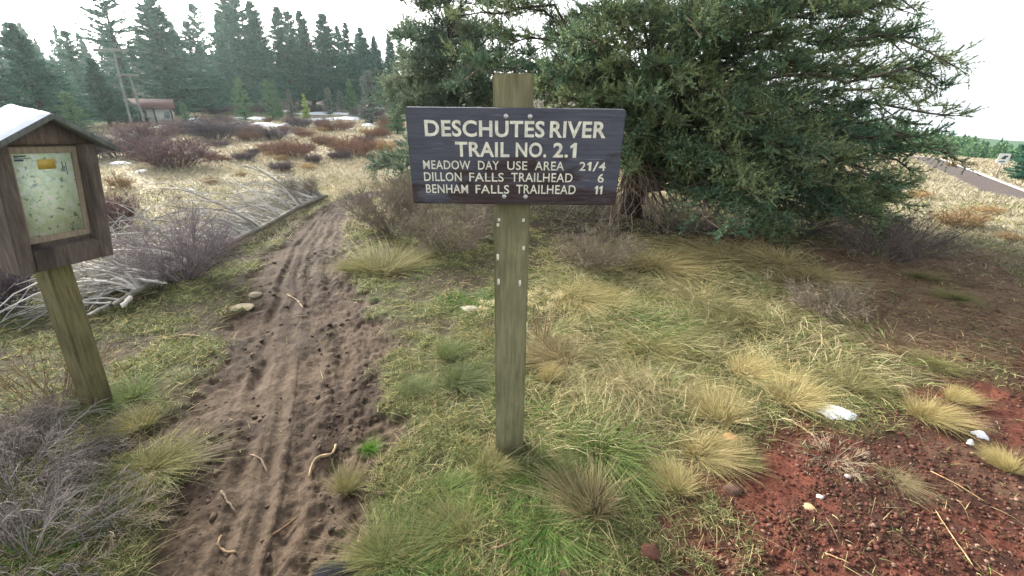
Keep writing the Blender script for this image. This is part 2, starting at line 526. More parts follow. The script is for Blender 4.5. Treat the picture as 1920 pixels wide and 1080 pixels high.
def board_mat():
    m, nt, b, out = newmat('board_paint')
    tc = node(nt, 'ShaderNodeTexCoord'); sep = node(nt, 'ShaderNodeSeparateXYZ')
    nt.links.new(tc.outputs['Object'], sep.inputs[0])
    g = noise_tex(nt, 6, 6, 'Object', (1.2, 1, 16), .7)
    paint = ramp(nt, g, [(.3, tuple(lin(70, 71, 82))), (.7, tuple(lin(95, 96, 108)))])
    wood = ramp(nt, g, [(.3, tuple(lin(44, 34, 36))), (.7, tuple(lin(84, 70, 72)))])
    st = noise_tex(nt, 4.5, 6, 'Object', (1, 1, 3.2), .7)
    # wear is heavier towards the lower middle of the board
    def mth(op, a, bb=None):
        n = node(nt, 'ShaderNodeMath', operation=op)
        for i, val in enumerate((a, bb)):
            if val is None: continue
            if hasattr(val, 'links'): nt.links.new(val, n.inputs[i])
            else: n.inputs[i].default_value = val
        return n.outputs[0]
    z = sep.outputs['Z']; x = sep.outputs['X']
    k = mth('MULTIPLY', mth('SUBTRACT', .02, z), 1.5)
    k2 = mth('MULTIPLY', mth('SUBTRACT', .16, mth('ABSOLUTE', mth('SUBTRACT', x, .03))), 1.0)
    tot = mth('ADD', mth('ADD', st, k), mth('MULTIPLY', k2, .55))
    f = ramp(nt, tot, [(.56, (0, 0, 0)), (.66, (1, 1, 1))])
    c = mix(nt, paint, wood, f)
    sc = noise_tex(nt, 9, 3, 'Object', (.6, 1, 14), .6)
    c = mix(nt, c, tuple(lin(136, 136, 152)), ramp(nt, sc, [(.66, (0, 0, 0)), (.72, (.7, .7, .7))]))
    nt.links.new(c, b.inputs['Base Color']); b.inputs['Roughness'].default_value = .75
    b.inputs['Specular IOR Level'].default_value = .25
    bn = node(nt, 'ShaderNodeBump'); bn.inputs['Strength'].default_value = .6; bn.inputs['Distance'].default_value = .002
    nt.links.new(g, bn.inputs['Height']); nt.links.new(bn.outputs[0], b.inputs['Normal'])
    return m

def bevel_box(name, sx, sy, sz, bev, mat, parent, loc=(0, 0, 0), z0=False, segs=2):
    import bmesh
    bm = bmesh.new()
    bmesh.ops.create_cube(bm, size=1)
    bmesh.ops.scale(bm, vec=(sx, sy, sz), verts=bm.verts)
    if z0: bmesh.ops.translate(bm, vec=(0, 0, sz / 2), verts=bm.verts)
    bmesh.ops.bevel(bm, geom=bm.edges[:], offset=bev, segments=segs, affect='EDGES')
    me = bpy.data.meshes.new(name); bm.to_mesh(me); bm.free()
    return mk(name, me, mat, parent, loc)

def cylinder_bm(name, r, d, mat, parent, loc, axis='y', segs=12, dome=.3):
    b = MB()
    an = np.arange(segs) * 2 * PI / segs
    prof = [(r, 0), (r, -d * .6), (r * .8, -d), (r * .25, -d * (1 + dome))]
    v = [(pr * math.cos(t), py, pr * math.sin(t)) for pr, py in prof for t in an] + [(0, prof[-1][1], 0)]
    q = [(i * segs + j, i * segs + (j + 1) % segs, (i + 1) * segs + (j + 1) % segs, (i + 1) * segs + j) for i in range(3) for j in range(segs)]
    t = [(3 * segs + j, 3 * segs + (j + 1) % segs, 4 * segs) for j in range(segs)]
    b.add(v, q=q, t=t)
    return b.obj(name, mat, parent, loc=loc)

def text_mesh(s, x0, x1, z0, z1, bold, mat, parent, y, name='lettering', depth=.0015):
    cu = bpy.data.curves.new('lettering', 'FONT')
    cu.body = s; cu.size = 1; cu.offset = bold; cu.extrude = .5; cu.space_character = 1.06; cu.space_word = 1.0
    cu.resolution_u = 4
    o = bpy.data.objects.new('lettering', cu); COL.objects.link(o)
    dg = bpy.context.evaluated_depsgraph_get()
    me = bpy.data.meshes.new_from_object(o.evaluated_get(dg))
    bpy.data.objects.remove(o)
    n = len(me.vertices); v = np.empty(n * 3, np.float32); me.vertices.foreach_get('co', v); v = v.reshape(-1, 3)
    lo, hi = v.min(0), v.max(0)
    k = (v - lo) / (hi - lo)
    out = np.stack([x0 + k[:, 0] * (x1 - x0), y - k[:, 2] * depth, z0 + k[:, 1] * (z1 - z0)], 1)
    me.vertices.foreach_set('co', out.astype(np.float32).ravel()); me.update()
    me.materials.clear()
    return mk(name, me, mat, parent)

def one_mesh(x0, x1, z0, z1, mat, parent, y, depth=.0015):
    pts = [(.42, 0), (1, 0), (1, 1), (.58, 1), (0, .80), (0, .62), (.42, .72)]
    v = [(x0 + a * (x1 - x0), y, z0 + b_ * (z1 - z0)) for a, b_ in pts]; n = len(pts)
    v += [(a, b_ - depth, c_) for a, b_, c_ in v]
    me = bpy.data.meshes.new('lettering')
    me.from_pydata(v, [], [tuple(range(n, 2 * n)), tuple(range(n))[::-1]] + [(i, (i + 1) % n, n + (i + 1) % n, n + i) for i in range(n)]); me.update()
    return mk('lettering', me, mat, parent)

sx, sy = 0.0, P0(954, 838)[1]
sx = P0(955, 838)[0]
sign = thing('trail_sign', 'wooden trailhead sign post with dark painted board of white lettering beside the muddy trail', 'sign', (sx, sy, h1(sx, sy) - .03))
LEAN = R(4.3)
sign.rotation_euler = (LEAN, R(.6), R(0))
bevel_box('post', .14, .09, 1.795, .006, M_POST, sign, (0, 0, 0), z0=True)
BW, BH, BT = .752, .331, .042
BZ = 1.522
board = bevel_box('board', BW, BT, BH, .004, board_mat(), sign, (.009, -.045 - BT / 2 - .001, BZ))
def bx(u): return ((u - 966) / 410) * BW
def bz(v): return ((292.5 - v) / 183) * BH
yf = -BT / 2 + .0004
for s, u0, u1, v1, v0, bo in (('DESCHUTES', 795, 1021, 252.5, 222.5, .025), ('RIVER', 1031, 1137, 252.5, 222.5, .025), ('TRAIL', 851, 955, 289.5, 261.5, .025), ('NO.', 967, 1026, 289.5, 261.5, .025), ('2.', 1039, 1068, 289.5, 261.5, .025),
        ('MEADOW', 787, 879, 314, 297, .008), ('DAY', 894, 935, 314, 297, .008), ('USE', 951, 990, 314, 297, .008), ('AREA', 1005, 1062, 314, 297, .008), ('2', 1092, 1104, 314, 297, .008), ('/', 1118, 1129, 315, 296.5, .008), ('4', 1130, 1143, 314, 297, .008),
        ('DILLON', 787, 861, 337.5, 320, .008), ('FALLS', 876, 944, 337.5, 320, .008), ('TRAILHEAD', 959, 1080, 337, 319.5, .008), ('6', 1130, 1142, 337, 319.5, .008),
        ('BENHAM', 789, 873, 361.5, 344, .008), ('FALLS', 888, 955, 361.5, 344, .008), ('TRAILHEAD', 969, 1088, 361, 343, .008)):
    text_mesh(s, bx(u0), bx(u1), bz(v1), bz(v0), bo, M_WHITE, board, yf)
for u0, u1, v1, v0 in ((1072, 1084, 289.5, 261.5), (1107, 1115, 314, 297), (1126, 1132.5, 360.5, 343.5), (1135, 1141.5, 360.5, 343.5)):
    one_mesh(bx(u0), bx(u1), bz(v1), bz(v0), M_WHITE, board, yf)
for u, v in ((948, 215), (993, 215), (945, 367), (988, 367)):
    cylinder_bm('bolt', .0085, .006, M_BOLT, board, (bx(u), yf, bz(v)))
for dx, z, hh in ((-.05, 1.285, .012), (.045, 1.285, .012), (-.054, 1.265, .012), (.048, 1.17, .016), (-.055, 1.13, .026), (-.052, 1.02, .026), (.036, 1.015, .026)):
    b = MB(); b.box(-.005, .005, -.004, .002, -hh / 2, hh / 2)
    b.obj('staple', M_WHITE, sign, loc=(dx, -.046, z))

# ------------------------------------------------------------------ map kiosk
M_KW = mat_wood('kiosk_brown', lin(76, 66, 62), lin(120, 108, 101), stain=lin(64, 55, 52))
M_KF = mat_wood('kiosk_frame_wood', lin(124, 112, 98), lin(160, 148, 132))
M_KR = mat_wood('kiosk_roof_edge', lin(84, 88, 86), lin(118, 122, 120))
M_KP = mat_wood('kiosk_post', lin(84, 80, 54), lin(134, 126, 92), stain=lin(76, 68, 50))

def map_mat():
    m, nt, b, out = newmat('map_paper')
    f = noise_tex(nt, 26, 8, 'Object', (1, 1, 1), .65)
    c = ramp(nt, f, [(.34, tuple(lin(232, 232, 222))), (.47, tuple(lin(214, 226, 200))), (.57, tuple(lin(196, 216, 178))), (.70, tuple(lin(228, 222, 198)))])
    f2 = noise_tex(nt, 40, 3, 'Object')
    c = mix(nt, c, tuple(lin(110, 124, 112)), ramp(nt, f2, [(.60, (0, 0, 0)), (.66, (.8, .8, .8))]))
    f3 = noise_tex(nt, 7, 2, 'Object')
    c = mix(nt, c, tuple(lin(168, 184, 182)), ramp(nt, f3, [(.490, (0, 0, 0)), (.497, (.6, .6, .6)), (.503, (.6, .6, .6)), (.510, (0, 0, 0))]))
    nt.links.new(c, b.inputs['Base Color']); b.inputs['Roughness'].default_value = .25
    return m

kx, ky, kz = P(183, 758)
kio = thing('map_kiosk', 'small roofed map box on a leaning square post at the left of the trail', 'kiosk', (kx, ky, kz - .04))
KYAW, KROLL = R(79), R(4.5)
kio.rotation_euler = (Matrix.Rotation(KROLL, 3, 'Y') @ Matrix.Rotation(KYAW, 3, 'Z')).to_euler()
bevel_box('post', .112, .112, 1.42, .012, M_KP, kio, z0=True)
KS = Vector((.76, .76, .92)); BOXROLL = R(6)
KB = .955                                                 # bottom of the box
for sxx in (-1, 1):
    bevel_box('side_board', .085, .15, .66, .006, M_KW, kio, (sxx * .235, -.085, KB + .33 + .002))
bevel_box('back_panel', .385, .02, .70, .003, M_KW, kio, (0, -.08, KB + .37))
bevel_box('bottom_rail', .385, .07, .12, .006, M_KW, kio, (0, -.12, KB + .062))
# gable face
b = MB()
gw, gh, gy0, gy1, gz0 = .277, .135, -.150, -.012, KB + .664
v = [(-gw, gy0, gz0), (gw, gy0, gz0), (0, gy0, gz0 + gh), (-gw, gy1, gz0), (gw, gy1, gz0), (0, gy1, gz0 + gh)]
b.add(v, t=[(0, 1, 2), (3, 5, 4)], q=[(0, 3, 4, 1), (1, 4, 5, 2), (2, 5, 3, 0)])
b.obj('gable', M_KW, kio)
rf = None
sl_a = math.atan2(gh, gw)
for sgn in (-1, 1):
    L = .40
    o = bevel_box('roof', L, .30, .026, .004, M_KR, kio)
    a = -sgn * sl_a
    cx, cz = sgn * (L / 2) * math.cos(sl_a), gz0 + gh + .016 - (L / 2) * math.sin(sl_a)
    o.location = (cx, -.10, cz); o.rotation_euler = (0, sgn * sl_a, 0)
    if sgn < 0:
        sb = MB()
        nu, nv = 22, 14
        uu, vv = np.meshgrid(np.linspace(-L / 2 + .004, L / 2 - .003, nu), np.linspace(-.146, .146, nv), indexing='ij')
        edge = np.minimum(np.minimum(uu + L / 2, L / 2 - uu), .15 - np.abs(vv))
        zz = .0135 + .012 * ss(0, .03, edge) + .004 * fbm(uu * 30, vv * 30, 3, 2) * ss(0, .03, edge)
        vtx = np.stack([uu + .006 * fbm(vv * 22, uu * 9, 8, 2), vv, zz], -1).reshape(-1, 3)
        sb.add(vtx, q=[(i * nv + j, (i + 1) * nv + j, (i + 1) * nv + j + 1, i * nv + j + 1) for i in range(nu - 1) for j in range(nv - 1)])
        sb.obj('roof_snow', M_SNOW, o, smooth=True)
fr = thing('map_frame', None, None); fr.parent = kio; fr.location = (0, -.098, KB + .395)
del_keys = [k for k in fr.keys()]
FW, FH, FT = .38, .50, .034
bevel_box('frame_rail', FW, .02, FT, .003, M_KF, fr, (0, 0, FH / 2 - FT / 2))
bevel_box('frame_rail', FW, .02, FT, .003, M_KF, fr, (0, 0, -FH / 2 + FT / 2))
bevel_box('frame_stile', FT, .02, FH - 2 * FT - .001, .003, M_KF, fr, (-FW / 2 + FT / 2, 0, 0))
bevel_box('frame_stile', FT, .02, FH - 2 * FT - .001, .003, M_KF, fr, (FW / 2 - FT / 2, 0, 0))
b = MB(); b.box(-FW / 2 + FT, FW / 2 - FT, -.002, .004, -FH / 2 + FT, FH / 2 - FT)
mp_ = b.obj('map_sheet', map_mat(), fr)
for nm, x0, x1, z0, z1, c in (('map_title_block', -.035, .06, .135, .185, (206, 178, 84)), ('map_text_line', -.145, -.085, .20, .207, (90, 90, 110)), ('map_text_line', -.145, -.10, .180, .188, (80, 80, 100)),
                              ('map_text_line', -.145, -.07, .19, .194, (140, 140, 150)), ('map_text_line', .095, .099, .14, .17, (70, 80, 90)), ('map_text_line', .115, .119, .10, .165, (90, 100, 110))):
    b = MB(); b.box(x0, x1, -.0035, -.0015, z0, z1)
    b.obj(nm, mat_plain('map_ink', lin(*c), .4), fr)

for ch in kio.children:                                  # the box sits a little askew on its post
    if ch.name.split('.')[0] == 'post': continue
    pv = Vector((0, -.066, KB))
    M = Matrix.Translation(pv) @ Matrix.Rotation(BOXROLL, 4, Vector((math.sin(KYAW), math.cos(KYAW), 0))) @ Matrix.Diagonal((*KS, 1)) @ Matrix.Translation(-pv)
    me = ch.data
    base = ch.matrix_basis.copy()
    if me is not None:
        me.transform(M @ base); ch.matrix_basis = Matrix.Identity(4)
        for g in ch.children:
            g.data.transform(M @ base)
    else:
        for g in ch.children:
            g.data.transform(M @ base @ g.matrix_basis); g.matrix_basis = Matrix.Identity(4)
        ch.matrix_basis = Matrix.Identity(4)

# ------------------------------------------------------------------ path generator for twigs
def grow(rng, start, d, length, k=5, curl=.25, grav=0., up=0.):
    N = len(start)
    d = d / (np.linalg.norm(d, axis=1)[:, None] + 1e-9)
    p = np.empty((N, k, 3)); p[:, 0] = start
    st = (length / (k - 1))[:, None] if hasattr(length, '__len__') else length / (k - 1)
    for i in range(1, k):
        p[:, i] = p[:, i - 1] + d * st
        d = d + rng.normal(size=(N, 3)) * curl + np.array([0, 0, up - grav])
        d /= np.linalg.norm(d, axis=1)[:, None]
    return p

def pick(rng, paths, n, lo=.2, hi=1.):
    N, k, _ = paths.shape
    i = rng.integers(0, N, n); t = rng.uniform(lo, hi, n) * (k - 1); a = np.minimum(t.astype(int), k - 2); f = (t - a)[:, None]
    pos = paths[i, a] * (1 - f) + paths[i, a + 1] * f
    tan = paths[i, a + 1] - paths[i, a]
    return pos, tan / (np.linalg.norm(tan, axis=1)[:, None] + 1e-9), t / (k - 1), i

def taper(k, r0, r1): return np.linspace(r0, r1, k)[None, :]

def shrub(name, seed, n=30, h=1., spread=.7, n2=200, n3=500, r0=.008, cols=((90, 80, 76), (120, 100, 96)), base=.08, curl=.18, grav=0., leaf=0, leafc=(120, 124, 112), rmin=.0018, up=.05):
    rng = np.random.default_rng(seed)
    c0, c1 = lin(*cols[0]), lin(*cols[1])
    th = rng.uniform(0, 2 * PI, n); rr = rng.uniform(0, 1, n) ** .5
    st = np.stack([np.cos(th) * rr * base, np.sin(th) * rr * base, np.full(n, -.02)], 1)
    d = np.stack([np.cos(th) * rr * spread * 1.6, np.sin(th) * rr * spread * 1.6, np.ones(n)], 1)
    a = grow(rng, st, d, h * rng.uniform(.65, 1.05, n), 6, curl, grav, up)
    b = MB()
    cc = lambda m: c0 + (c1 - c0) * rng.uniform(0, 1, (m, 1))
    b.tubes(a, taper(6, r0, rmin) * np.ones((n, 1)), 4, cc(n))
    p, t, f, _ = pick(rng, a, n2, .2)
    s2 = grow(rng, p, t + rng.normal(size=(n2, 3)) * .55, h * rng.uniform(.2, .5, n2) * (1.1 - .5 * f), 5, curl, grav, up)
    b.tubes(s2, taper(5, r0 * .5, rmin * .8) * np.ones((n2, 1)), 3, cc(n2))
    if n3:
        p, t, f, _ = pick(rng, s2, n3, .15)
        s3 = grow(rng, p, t + rng.normal(size=(n3, 3)) * .6, h * rng.uniform(.08, .24, n3), 4, curl, grav, up)
        b.tubes(s3, taper(4, max(rmin, r0 * .25), rmin * .6) * np.ones((n3, 1)), 3, cc(n3))
        if leaf:
            p, t, f, _ = pick(rng, s3, leaf, .2)
            L = rng.uniform(.02, .05, leaf)[:, None] * h
            lc = lin(*leafc) * rng.uniform(.6, 1.3, (leaf, 1))
            b.blades(p, (t + rng.normal(size=(leaf, 3)) * .5) * L, h * .012, 0., lc, 1, rng)
    return b.mesh(name)

# ------------------------------------------------------------------ juniper
GR = [lin(72, 98, 82), lin(94, 120, 92), lin(138, 150, 104), lin(98, 124, 112)]
def juniper(name, seed, loc, label, height, reach, nl, targets=(), pal=None, sec=15, spg=7, zlow=.35, lf=13, dead=0, az=None, leafs=.045, trunk_r=.2):
    rng = np.random.default_rng(seed)
    root = thing(name, label, 'tree', loc)
    pal = pal or GR
    k = 9
    tz = np.linspace(-.1, height, k)
    tp = np.stack([.12 * np.sin(tz * .9), .10 * np.cos(tz * 1.1) - .1, tz], 1)[None]
    b = MB(); b.tubes(tp, np.linspace(trunk_r, .03, k)[None] * (1 + .08 * rng.normal(size=(1, k))), 10, lin(70, 60, 52))
    z0 = zlow + (height * .93 - zlow) * rng.uniform(0, 1, nl) ** 1.25
    azr = rng.uniform(0, 2 * PI, nl) if az is None else rng.uniform(az[0], az[1], nl)
    L = reach * (1 - z0 / height) ** .62 * rng.uniform(.6, 1.06, nl) + .25
    starts = np.stack([np.interp(z0, tz, tp[0, :, 0]), np.interp(z0, tz, tp[0, :, 1]), z0], 1)
    el = rng.uniform(.05, .5, nl)
    ends = starts + np.stack([np.cos(azr) * L, np.sin(azr) * L, L * (el * .8 - .22)], 1)
    if len(targets):
        targets = list(targets) + [(t[0] + rng.normal() * .28, t[1] + rng.normal() * .28, t[2] + rng.normal() * .2, max(.4, t[3] + rng.normal() * .15)) for t in targets for _ in range(1)]
        tg = np.array([t[:3] for t in targets]) - np.array(loc); zt = np.array([t[3] for t in targets])
        s2 = np.stack([np.interp(zt, tz, tp[0, :, 0]), np.interp(zt, tz, tp[0, :, 1]), zt], 1)
        starts = np.concatenate([starts, s2]); ends = np.concatenate([ends, tg])
    N = len(starts)
    # stay above the ground
    ends[:, 2] = np.maximum(ends[:, 2], .12)
    m = 10
    t = np.linspace(0, 1, m)[None, :, None]
    Ls = np.linalg.norm(ends - starts, axis=1)
    arch = rng.uniform(.05, .16, N) * Ls
    limbs = starts[:, None] * (1 - t) + ends[:, None] * t + np.array([0, 0, 1.]) * (arch[:, None, None] * 4 * t * (1 - t))
    limbs[:, 1:-1] += rng.normal(size=(N, m - 2, 3)) * (.022 * Ls)[:, None, None]
    b.tubes(limbs, (np.linspace(.030, .006, m)[None, :] * (.5 + Ls[:, None] / 4)), 5, lin(92, 82, 74) * rng.uniform(.6, 2.4, (N, 1)))
    # secondaries
    n2 = N * sec
    i = np.repeat(np.arange(N), sec); tt_ = rng.uniform(.16, 1.0, n2) ** .7; x = tt_ * (m - 1); a = np.minimum(x.astype(int), m - 2); f = (x - a)[:, None]
    pos = limbs[i, a] * (1 - f) + limbs[i, a + 1] * f
    tan = limbs[i, a + 1] - limbs[i, a]; tan /= np.linalg.norm(tan, axis=1)[:, None]
    side = np.cross(tan, [0, 0, 1.]); side /= np.linalg.norm(side, axis=1)[:, None] + 1e-9
    sg = rng.choice([-1, 1], n2)[:, None]
    d = tan * rng.uniform(.5, 1.1, (n2, 1)) + side * sg * rng.uniform(.3, 1., (n2, 1)) + rng.normal(size=(n2, 3)) * .25 + np.array([0, 0, .08])
    L2 = (.24 + .11 * Ls[i]) * rng.uniform(.5, 1.1, n2) * (1.15 - .6 * tt_)
    sec_p = grow(rng, pos, d, L2, 5, .14, .02, .05)
    b.tubes(sec_p, taper(5, .008, .003) * np.ones((n2, 1)), 3, lin(80, 68, 58))
    b.obj('trunk', M_BARK, root, smooth=True)
    # sprigs
    n3 = n2 * spg
    p, tn, f, si = pick(rng, sec_p, n3, .15)
    li_ = i[si]
    d = tn * .8 + rng.normal(size=(n3, 3)) * .62 + np.array([0, 0, .28])
    d /= np.linalg.norm(d, axis=1)[:, None]
    SL = rng.uniform(.10, .22, n3) * max(leafs, .045) / .045
    limb_mix = rng.uniform(0, 1, N)[li_] * .55 + rng.uniform(0, 1, n2)[si] * .25 + rng.uniform(0, 1, n3) * .2
    P4 = np.array(pal)
    xx = np.clip(limb_mix * 3.0 * 1.0, 0, 2.999); aa = xx.astype(int); fx = (xx - aa)[:, None]
    sc = (P4[aa] * (1 - fx) + P4[aa + 1] * fx) * rng.uniform(.65, 1.25, (n3, 1))
    n4 = n3 * lf
    j = np.repeat(np.arange(n3), lf); tl = rng.uniform(0, 1, n4)
    bs = p[j] + d[j] * (SL[j] * tl)[:, None]
    ld = d[j] + rng.normal(size=(n4, 3)) * .55
    ld /= np.linalg.norm(ld, axis=1)[:, None]
    LL = leafs * rng.uniform(.6, 1.3, n4) * (1.2 - .6 * tl)
    lb = MB()
    lb.blades(bs, ld * LL[:, None], leafs * .34, 0., sc[j] * rng.uniform(.8, 1.2, (n4, 1)), 1, rng)
    lb.obj('crown', M_LEAF, root)
    if dead:
        db = MB()
        th = rng.uniform(R(200), R(345), dead); rr = rng.uniform(.1, .6, dead)
        st = np.stack([np.cos(th) * rr - .1, np.sin(th) * rr - .2, rng.uniform(.5, 1.35, dead)], 1)
        d = np.stack([np.cos(th) * rng.uniform(.3, 1, dead), np.sin(th) * rng.uniform(.3, 1, dead), rng.uniform(-.6, .1, dead)], 1)
        a1 = grow(rng, st, d, rng.uniform(.7, 1.9, dead), 9, .16, .16)
        gzz = T(a1[..., 0] + loc[0], a1[..., 1] + loc[1]) - loc[2]
        a1[..., 2] = np.maximum(a1[..., 2], gzz + .02)
        g = lin(142, 126, 112)
        db.tubes(a1, taper(9, .016, .004) * rng.uniform(.5, 1.3, (dead, 1)), 4, g * rng.uniform(.4, 1.5, (dead, 1)))
        p, tn, f, _ = pick(rng, a1, dead * 5, .2)
        a2 = grow(rng, p, tn + rng.normal(size=(len(p), 3)) * .5, rng.uniform(.15, .6, len(p)), 6, .2, .08)
        a2[..., 2] = np.maximum(a2[..., 2], .01)
        db.tubes(a2, taper(6, .005, .0015) * np.ones((len(p), 1)), 3, g * rng.uniform(.45, 1.2, (len(p), 1)))
        db.obj('dead_branches', M_DEAD, root)
    return root

jz = h1(JX, JY)
def tgt(u, v, y, z0): return (*at(u, v, y), z0)
main_t = [tgt(1755, 122, 7.4, 1.5), tgt(1715, 150, 7.0, 1.3), tgt(1725, 200, 7.2, 1.2), tgt(1700, 235, 6.9, 1.1), tgt(1720, 60, 7.6, 2.2), tgt(1690, 20, 7.4, 2.3), tgt(1710, 115, 7.9, 1.5),
          tgt(1660, 265, 6.6, 1.0), tgt(1720, 330, 6.5, .9), tgt(1710, 385, 6.3, .8), tgt(1690, 350, 6.0, .8), tgt(1640, 400, 6.3, .7), tgt(1580, 395, 6.0, .7), tgt(1600, 330, 5.7, .9), tgt(1680, 300, 6.2, 1.0),
          tgt(1500, 390, 6.0, .6), tgt(1430, 330, 5.4, .9), tgt(1370, 180, 5.2, 1.3), tgt(1400, 220, 5.2, 1.2), tgt(1330, 240, 5.3, 1.2), tgt(1360, 290, 5.3, 1.0), tgt(1450, 270, 5.2, 1.1),
          tgt(1520, 300, 5.4, 1.0), tgt(1560, 220, 5.6, 1.2), tgt(1240, 230, 5.5, 1.2), tgt(1190, 250, 5.6, 1.1), tgt(1290, 310, 5.5, .9), tgt(1220, 180, 5.6, 1.3), tgt(1080, 150, 5.9, 1.5), tgt(1060, 80, 6.2, 1.8),
          tgt(1120, 60, 5.8, 2.0), tgt(1050, 170, 6.4, 1.3), tgt(1150, 120, 5.6, 1.5), tgt(1290, 60, 5.4, 1.9), tgt(1420, 60, 5.4, 1.9), tgt(1480, 120, 5.4, 1.6), tgt(1560, 80, 5.8, 1.9), tgt(1600, 30, 6.0, 2.2),
          tgt(1480, 20, 5.4, 2.2), tgt(1350, 20, 5.2, 2.1), tgt(1200, 20, 5.6, 2.2), tgt(930, 60, 7.6, 1.8), tgt(880, 110, 7.8, 1.6), tgt(860, 30, 7.6, 2.0), tgt(1620, 150, 6.6, 1.6), tgt(1560, 380, 6.8, .7), tgt(1460, 200, 5.1, 1.3), tgt(1000, 150, 6.6, 1.4), tgt(1040, 115, 6.2, 1.6), tgt(1100, 190, 5.9, 1.2), tgt(1150, 175, 5.7, 1.3), tgt(960, 175, 7.0, 1.3), tgt(1240, 120, 5.4, 1.6), tgt(1700, 420, 6.2, .7), tgt(1650, 430, 6.0, .6), tgt(1600, 420, 5.9, .6), tgt(1540, 430, 6.0, .6), tgt(1480, 425, 6.0, .5), tgt(1400, 385, 5.6, .7), tgt(1440, 420, 5.9, .6), tgt(1560, 350, 5.5, .8), tgt(1490, 340, 5.3, .8), tgt(1620, 370, 5.8, .8), tgt(1390, 340, 5.3, .8), tgt(1300, 360, 5.5, .7), tgt(1250, 290, 5.4, .9), tgt(1180, 310, 5.7, .8)]
juniper('juniper_tree', 7, (JX, JY, jz), 'large dark green juniper with low sweeping limbs standing behind the trail sign', 6.6, 3.5, 58, main_t, None, 24, 9, .7, 24, 85, trunk_r=.2, leafs=.040)
J2X, J2Y, J2Z = G(850, 10.6)
t2 = [tgt(765, 40, 10.2, 2.2), tgt(760, 110, 10.0, 1.6), tgt(770, 160, 9.7, 1.1), tgt(780, 195, 9.4, .8), tgt(830, 190, 9.2, .8), tgt(900, 180, 9.2, .9), tgt(820, 120, 9.2, 1.5), tgt(880, 60, 9.4, 2.2), tgt(800, 70, 9.6, 2.0), tgt(790, 10, 10, 2.7), tgt(930, 120, 9.4, 1.4)]
juniper('juniper_tree', 19, (J2X, J2Y, J2Z), 'grey green juniper standing behind the left end of the sign board', 5.2, 2.0, 95, t2,
        [lin(84, 108, 92), lin(112, 134, 108), lin(142, 152, 116), lin(104, 132, 122)], 18, 8, .3, 15, 0, trunk_r=.14, leafs=.06)

# ------------------------------------------------------------------ pines of the forest
def pine(name, seed, h=14., wid=2.2, bare=.12, nb=130, dens=8, pal=((46, 88, 76), (72, 116, 98)), tuft=7, tl=.36, narrow=1., tw=.05, sparse=0.):
    """two meshes: trunk with limbs, crown of needle tufts"""
    rng = np.random.default_rng(seed)
    z = np.sort(h * (bare + (1 - bare) * rng.uniform(0, 1, nb) ** .9)); z = np.minimum(z, h * .985)
    az = rng.uniform(0, 2 * PI, nb)
    f = (z / h - bare) / (1 - bare)
    prof = np.minimum(1, f / .10 + .35) * (1 - f) ** (.8 * narrow) + .03
    L = wid * prof * rng.uniform(.55, 1.12, nb)
    keep = rng.uniform(0, 1, nb) > sparse * rng.uniform(0, 1, nb)
    z, az, L, f = z[keep], az[keep], L[keep], f[keep]; nb = len(z)
    st = np.stack([np.zeros(nb), np.zeros(nb), z], 1)
    d = np.stack([np.cos(az), np.sin(az), .25 + .5 * f - .35 * (1 - f)], 1)
    br = grow(rng, st, d, L, 5, .06, .0, .05)
    b = MB(); lean = rng.normal(size=2) * .01
    tz = np.linspace(-.3, h, 8)
    b.tubes(np.stack([lean[0] * tz, lean[1] * tz, tz], 1)[None], np.linspace(.016 * h, .01, 8)[None], 7, lin(66, 62, 57))
    b.tubes(br, taper(5, .035, .01) * np.ones((nb, 1)), 3, lin(58, 60, 56))
    n = nb * dens
    p, t, ff, i = pick(rng, br, n, .08)
    m = n * tuft
    j = np.repeat(np.arange(n), tuft)
    dd = t[j] * .8 + rng.normal(size=(m, 3)) * .62 + np.array([0, 0, .22])
    dd /= np.linalg.norm(dd, axis=1)[:, None]
    c0, c1 = lin(*pal[0]), lin(*pal[1])
    cl = (c0 + (c1 - c0) * rng.uniform(0, 1, (n, 1)))[j] * rng.uniform(.75, 1.25, (m, 1))
    lb = MB()
    lb.blades(p[j] + rng.normal(size=(m, 3)) * .04, dd * (tl * rng.uniform(.6, 1.2, m) * (1 - .55 * (p[j, 2] / h) ** 2))[:, None], tw, .1, cl, 1, rng)
    return b.mesh('trunk', True), lb.mesh('crown')

PINES = {}
def pine_kind(key, **kw):
    PINES[key] = (pine(key, **kw), kw.get('h', 14.))
pine_kind('dense', seed=1, h=15, wid=3.7, bare=.04, nb=330, dens=16, tuft=8, tl=.5, tw=.10, narrow=1.05)
pine_kind('dense2', seed=2, h=15, wid=3.1, bare=.09, nb=300, dens=15, tuft=8, tl=.5, tw=.10, narrow=1.0)
pine_kind('sparse', seed=3, h=15, wid=3.0, bare=.2, nb=190, dens=10, tuft=8, tl=.5, tw=.09, narrow=.5, sparse=.7)
pine_kind('sparse2', seed=4, h=15, wid=2.6, bare=.14, nb=230, dens=11, tuft=8, tl=.48, tw=.09, narrow=.65, sparse=.5)
pine_kind('spire', seed=5, h=15, wid=2.5, bare=.12, nb=260, dens=13, tuft=8, tl=.46, tw=.10, narrow=1.05)
pine_kind('young', seed=6, h=4, wid=1.15, bare=.02, nb=110, dens=10, tuft=8, tl=.20, tw=.035, narrow=.7, pal=((76, 112, 84), (106, 138, 98)))
pine_kind('young_light', seed=8, h=3, wid=.62, bare=.03, nb=70, dens=8, tuft=8, tl=.16, tw=.03, narrow=.9, pal=((122, 148, 86), (160, 178, 104)))
pine_kind('young_grey', seed=9, h=4, wid=1.25, bare=.02, nb=110, dens=10, tuft=8, tl=.20, tw=.035, narrow=.6, pal=((104, 120, 108), (138, 148, 132)))

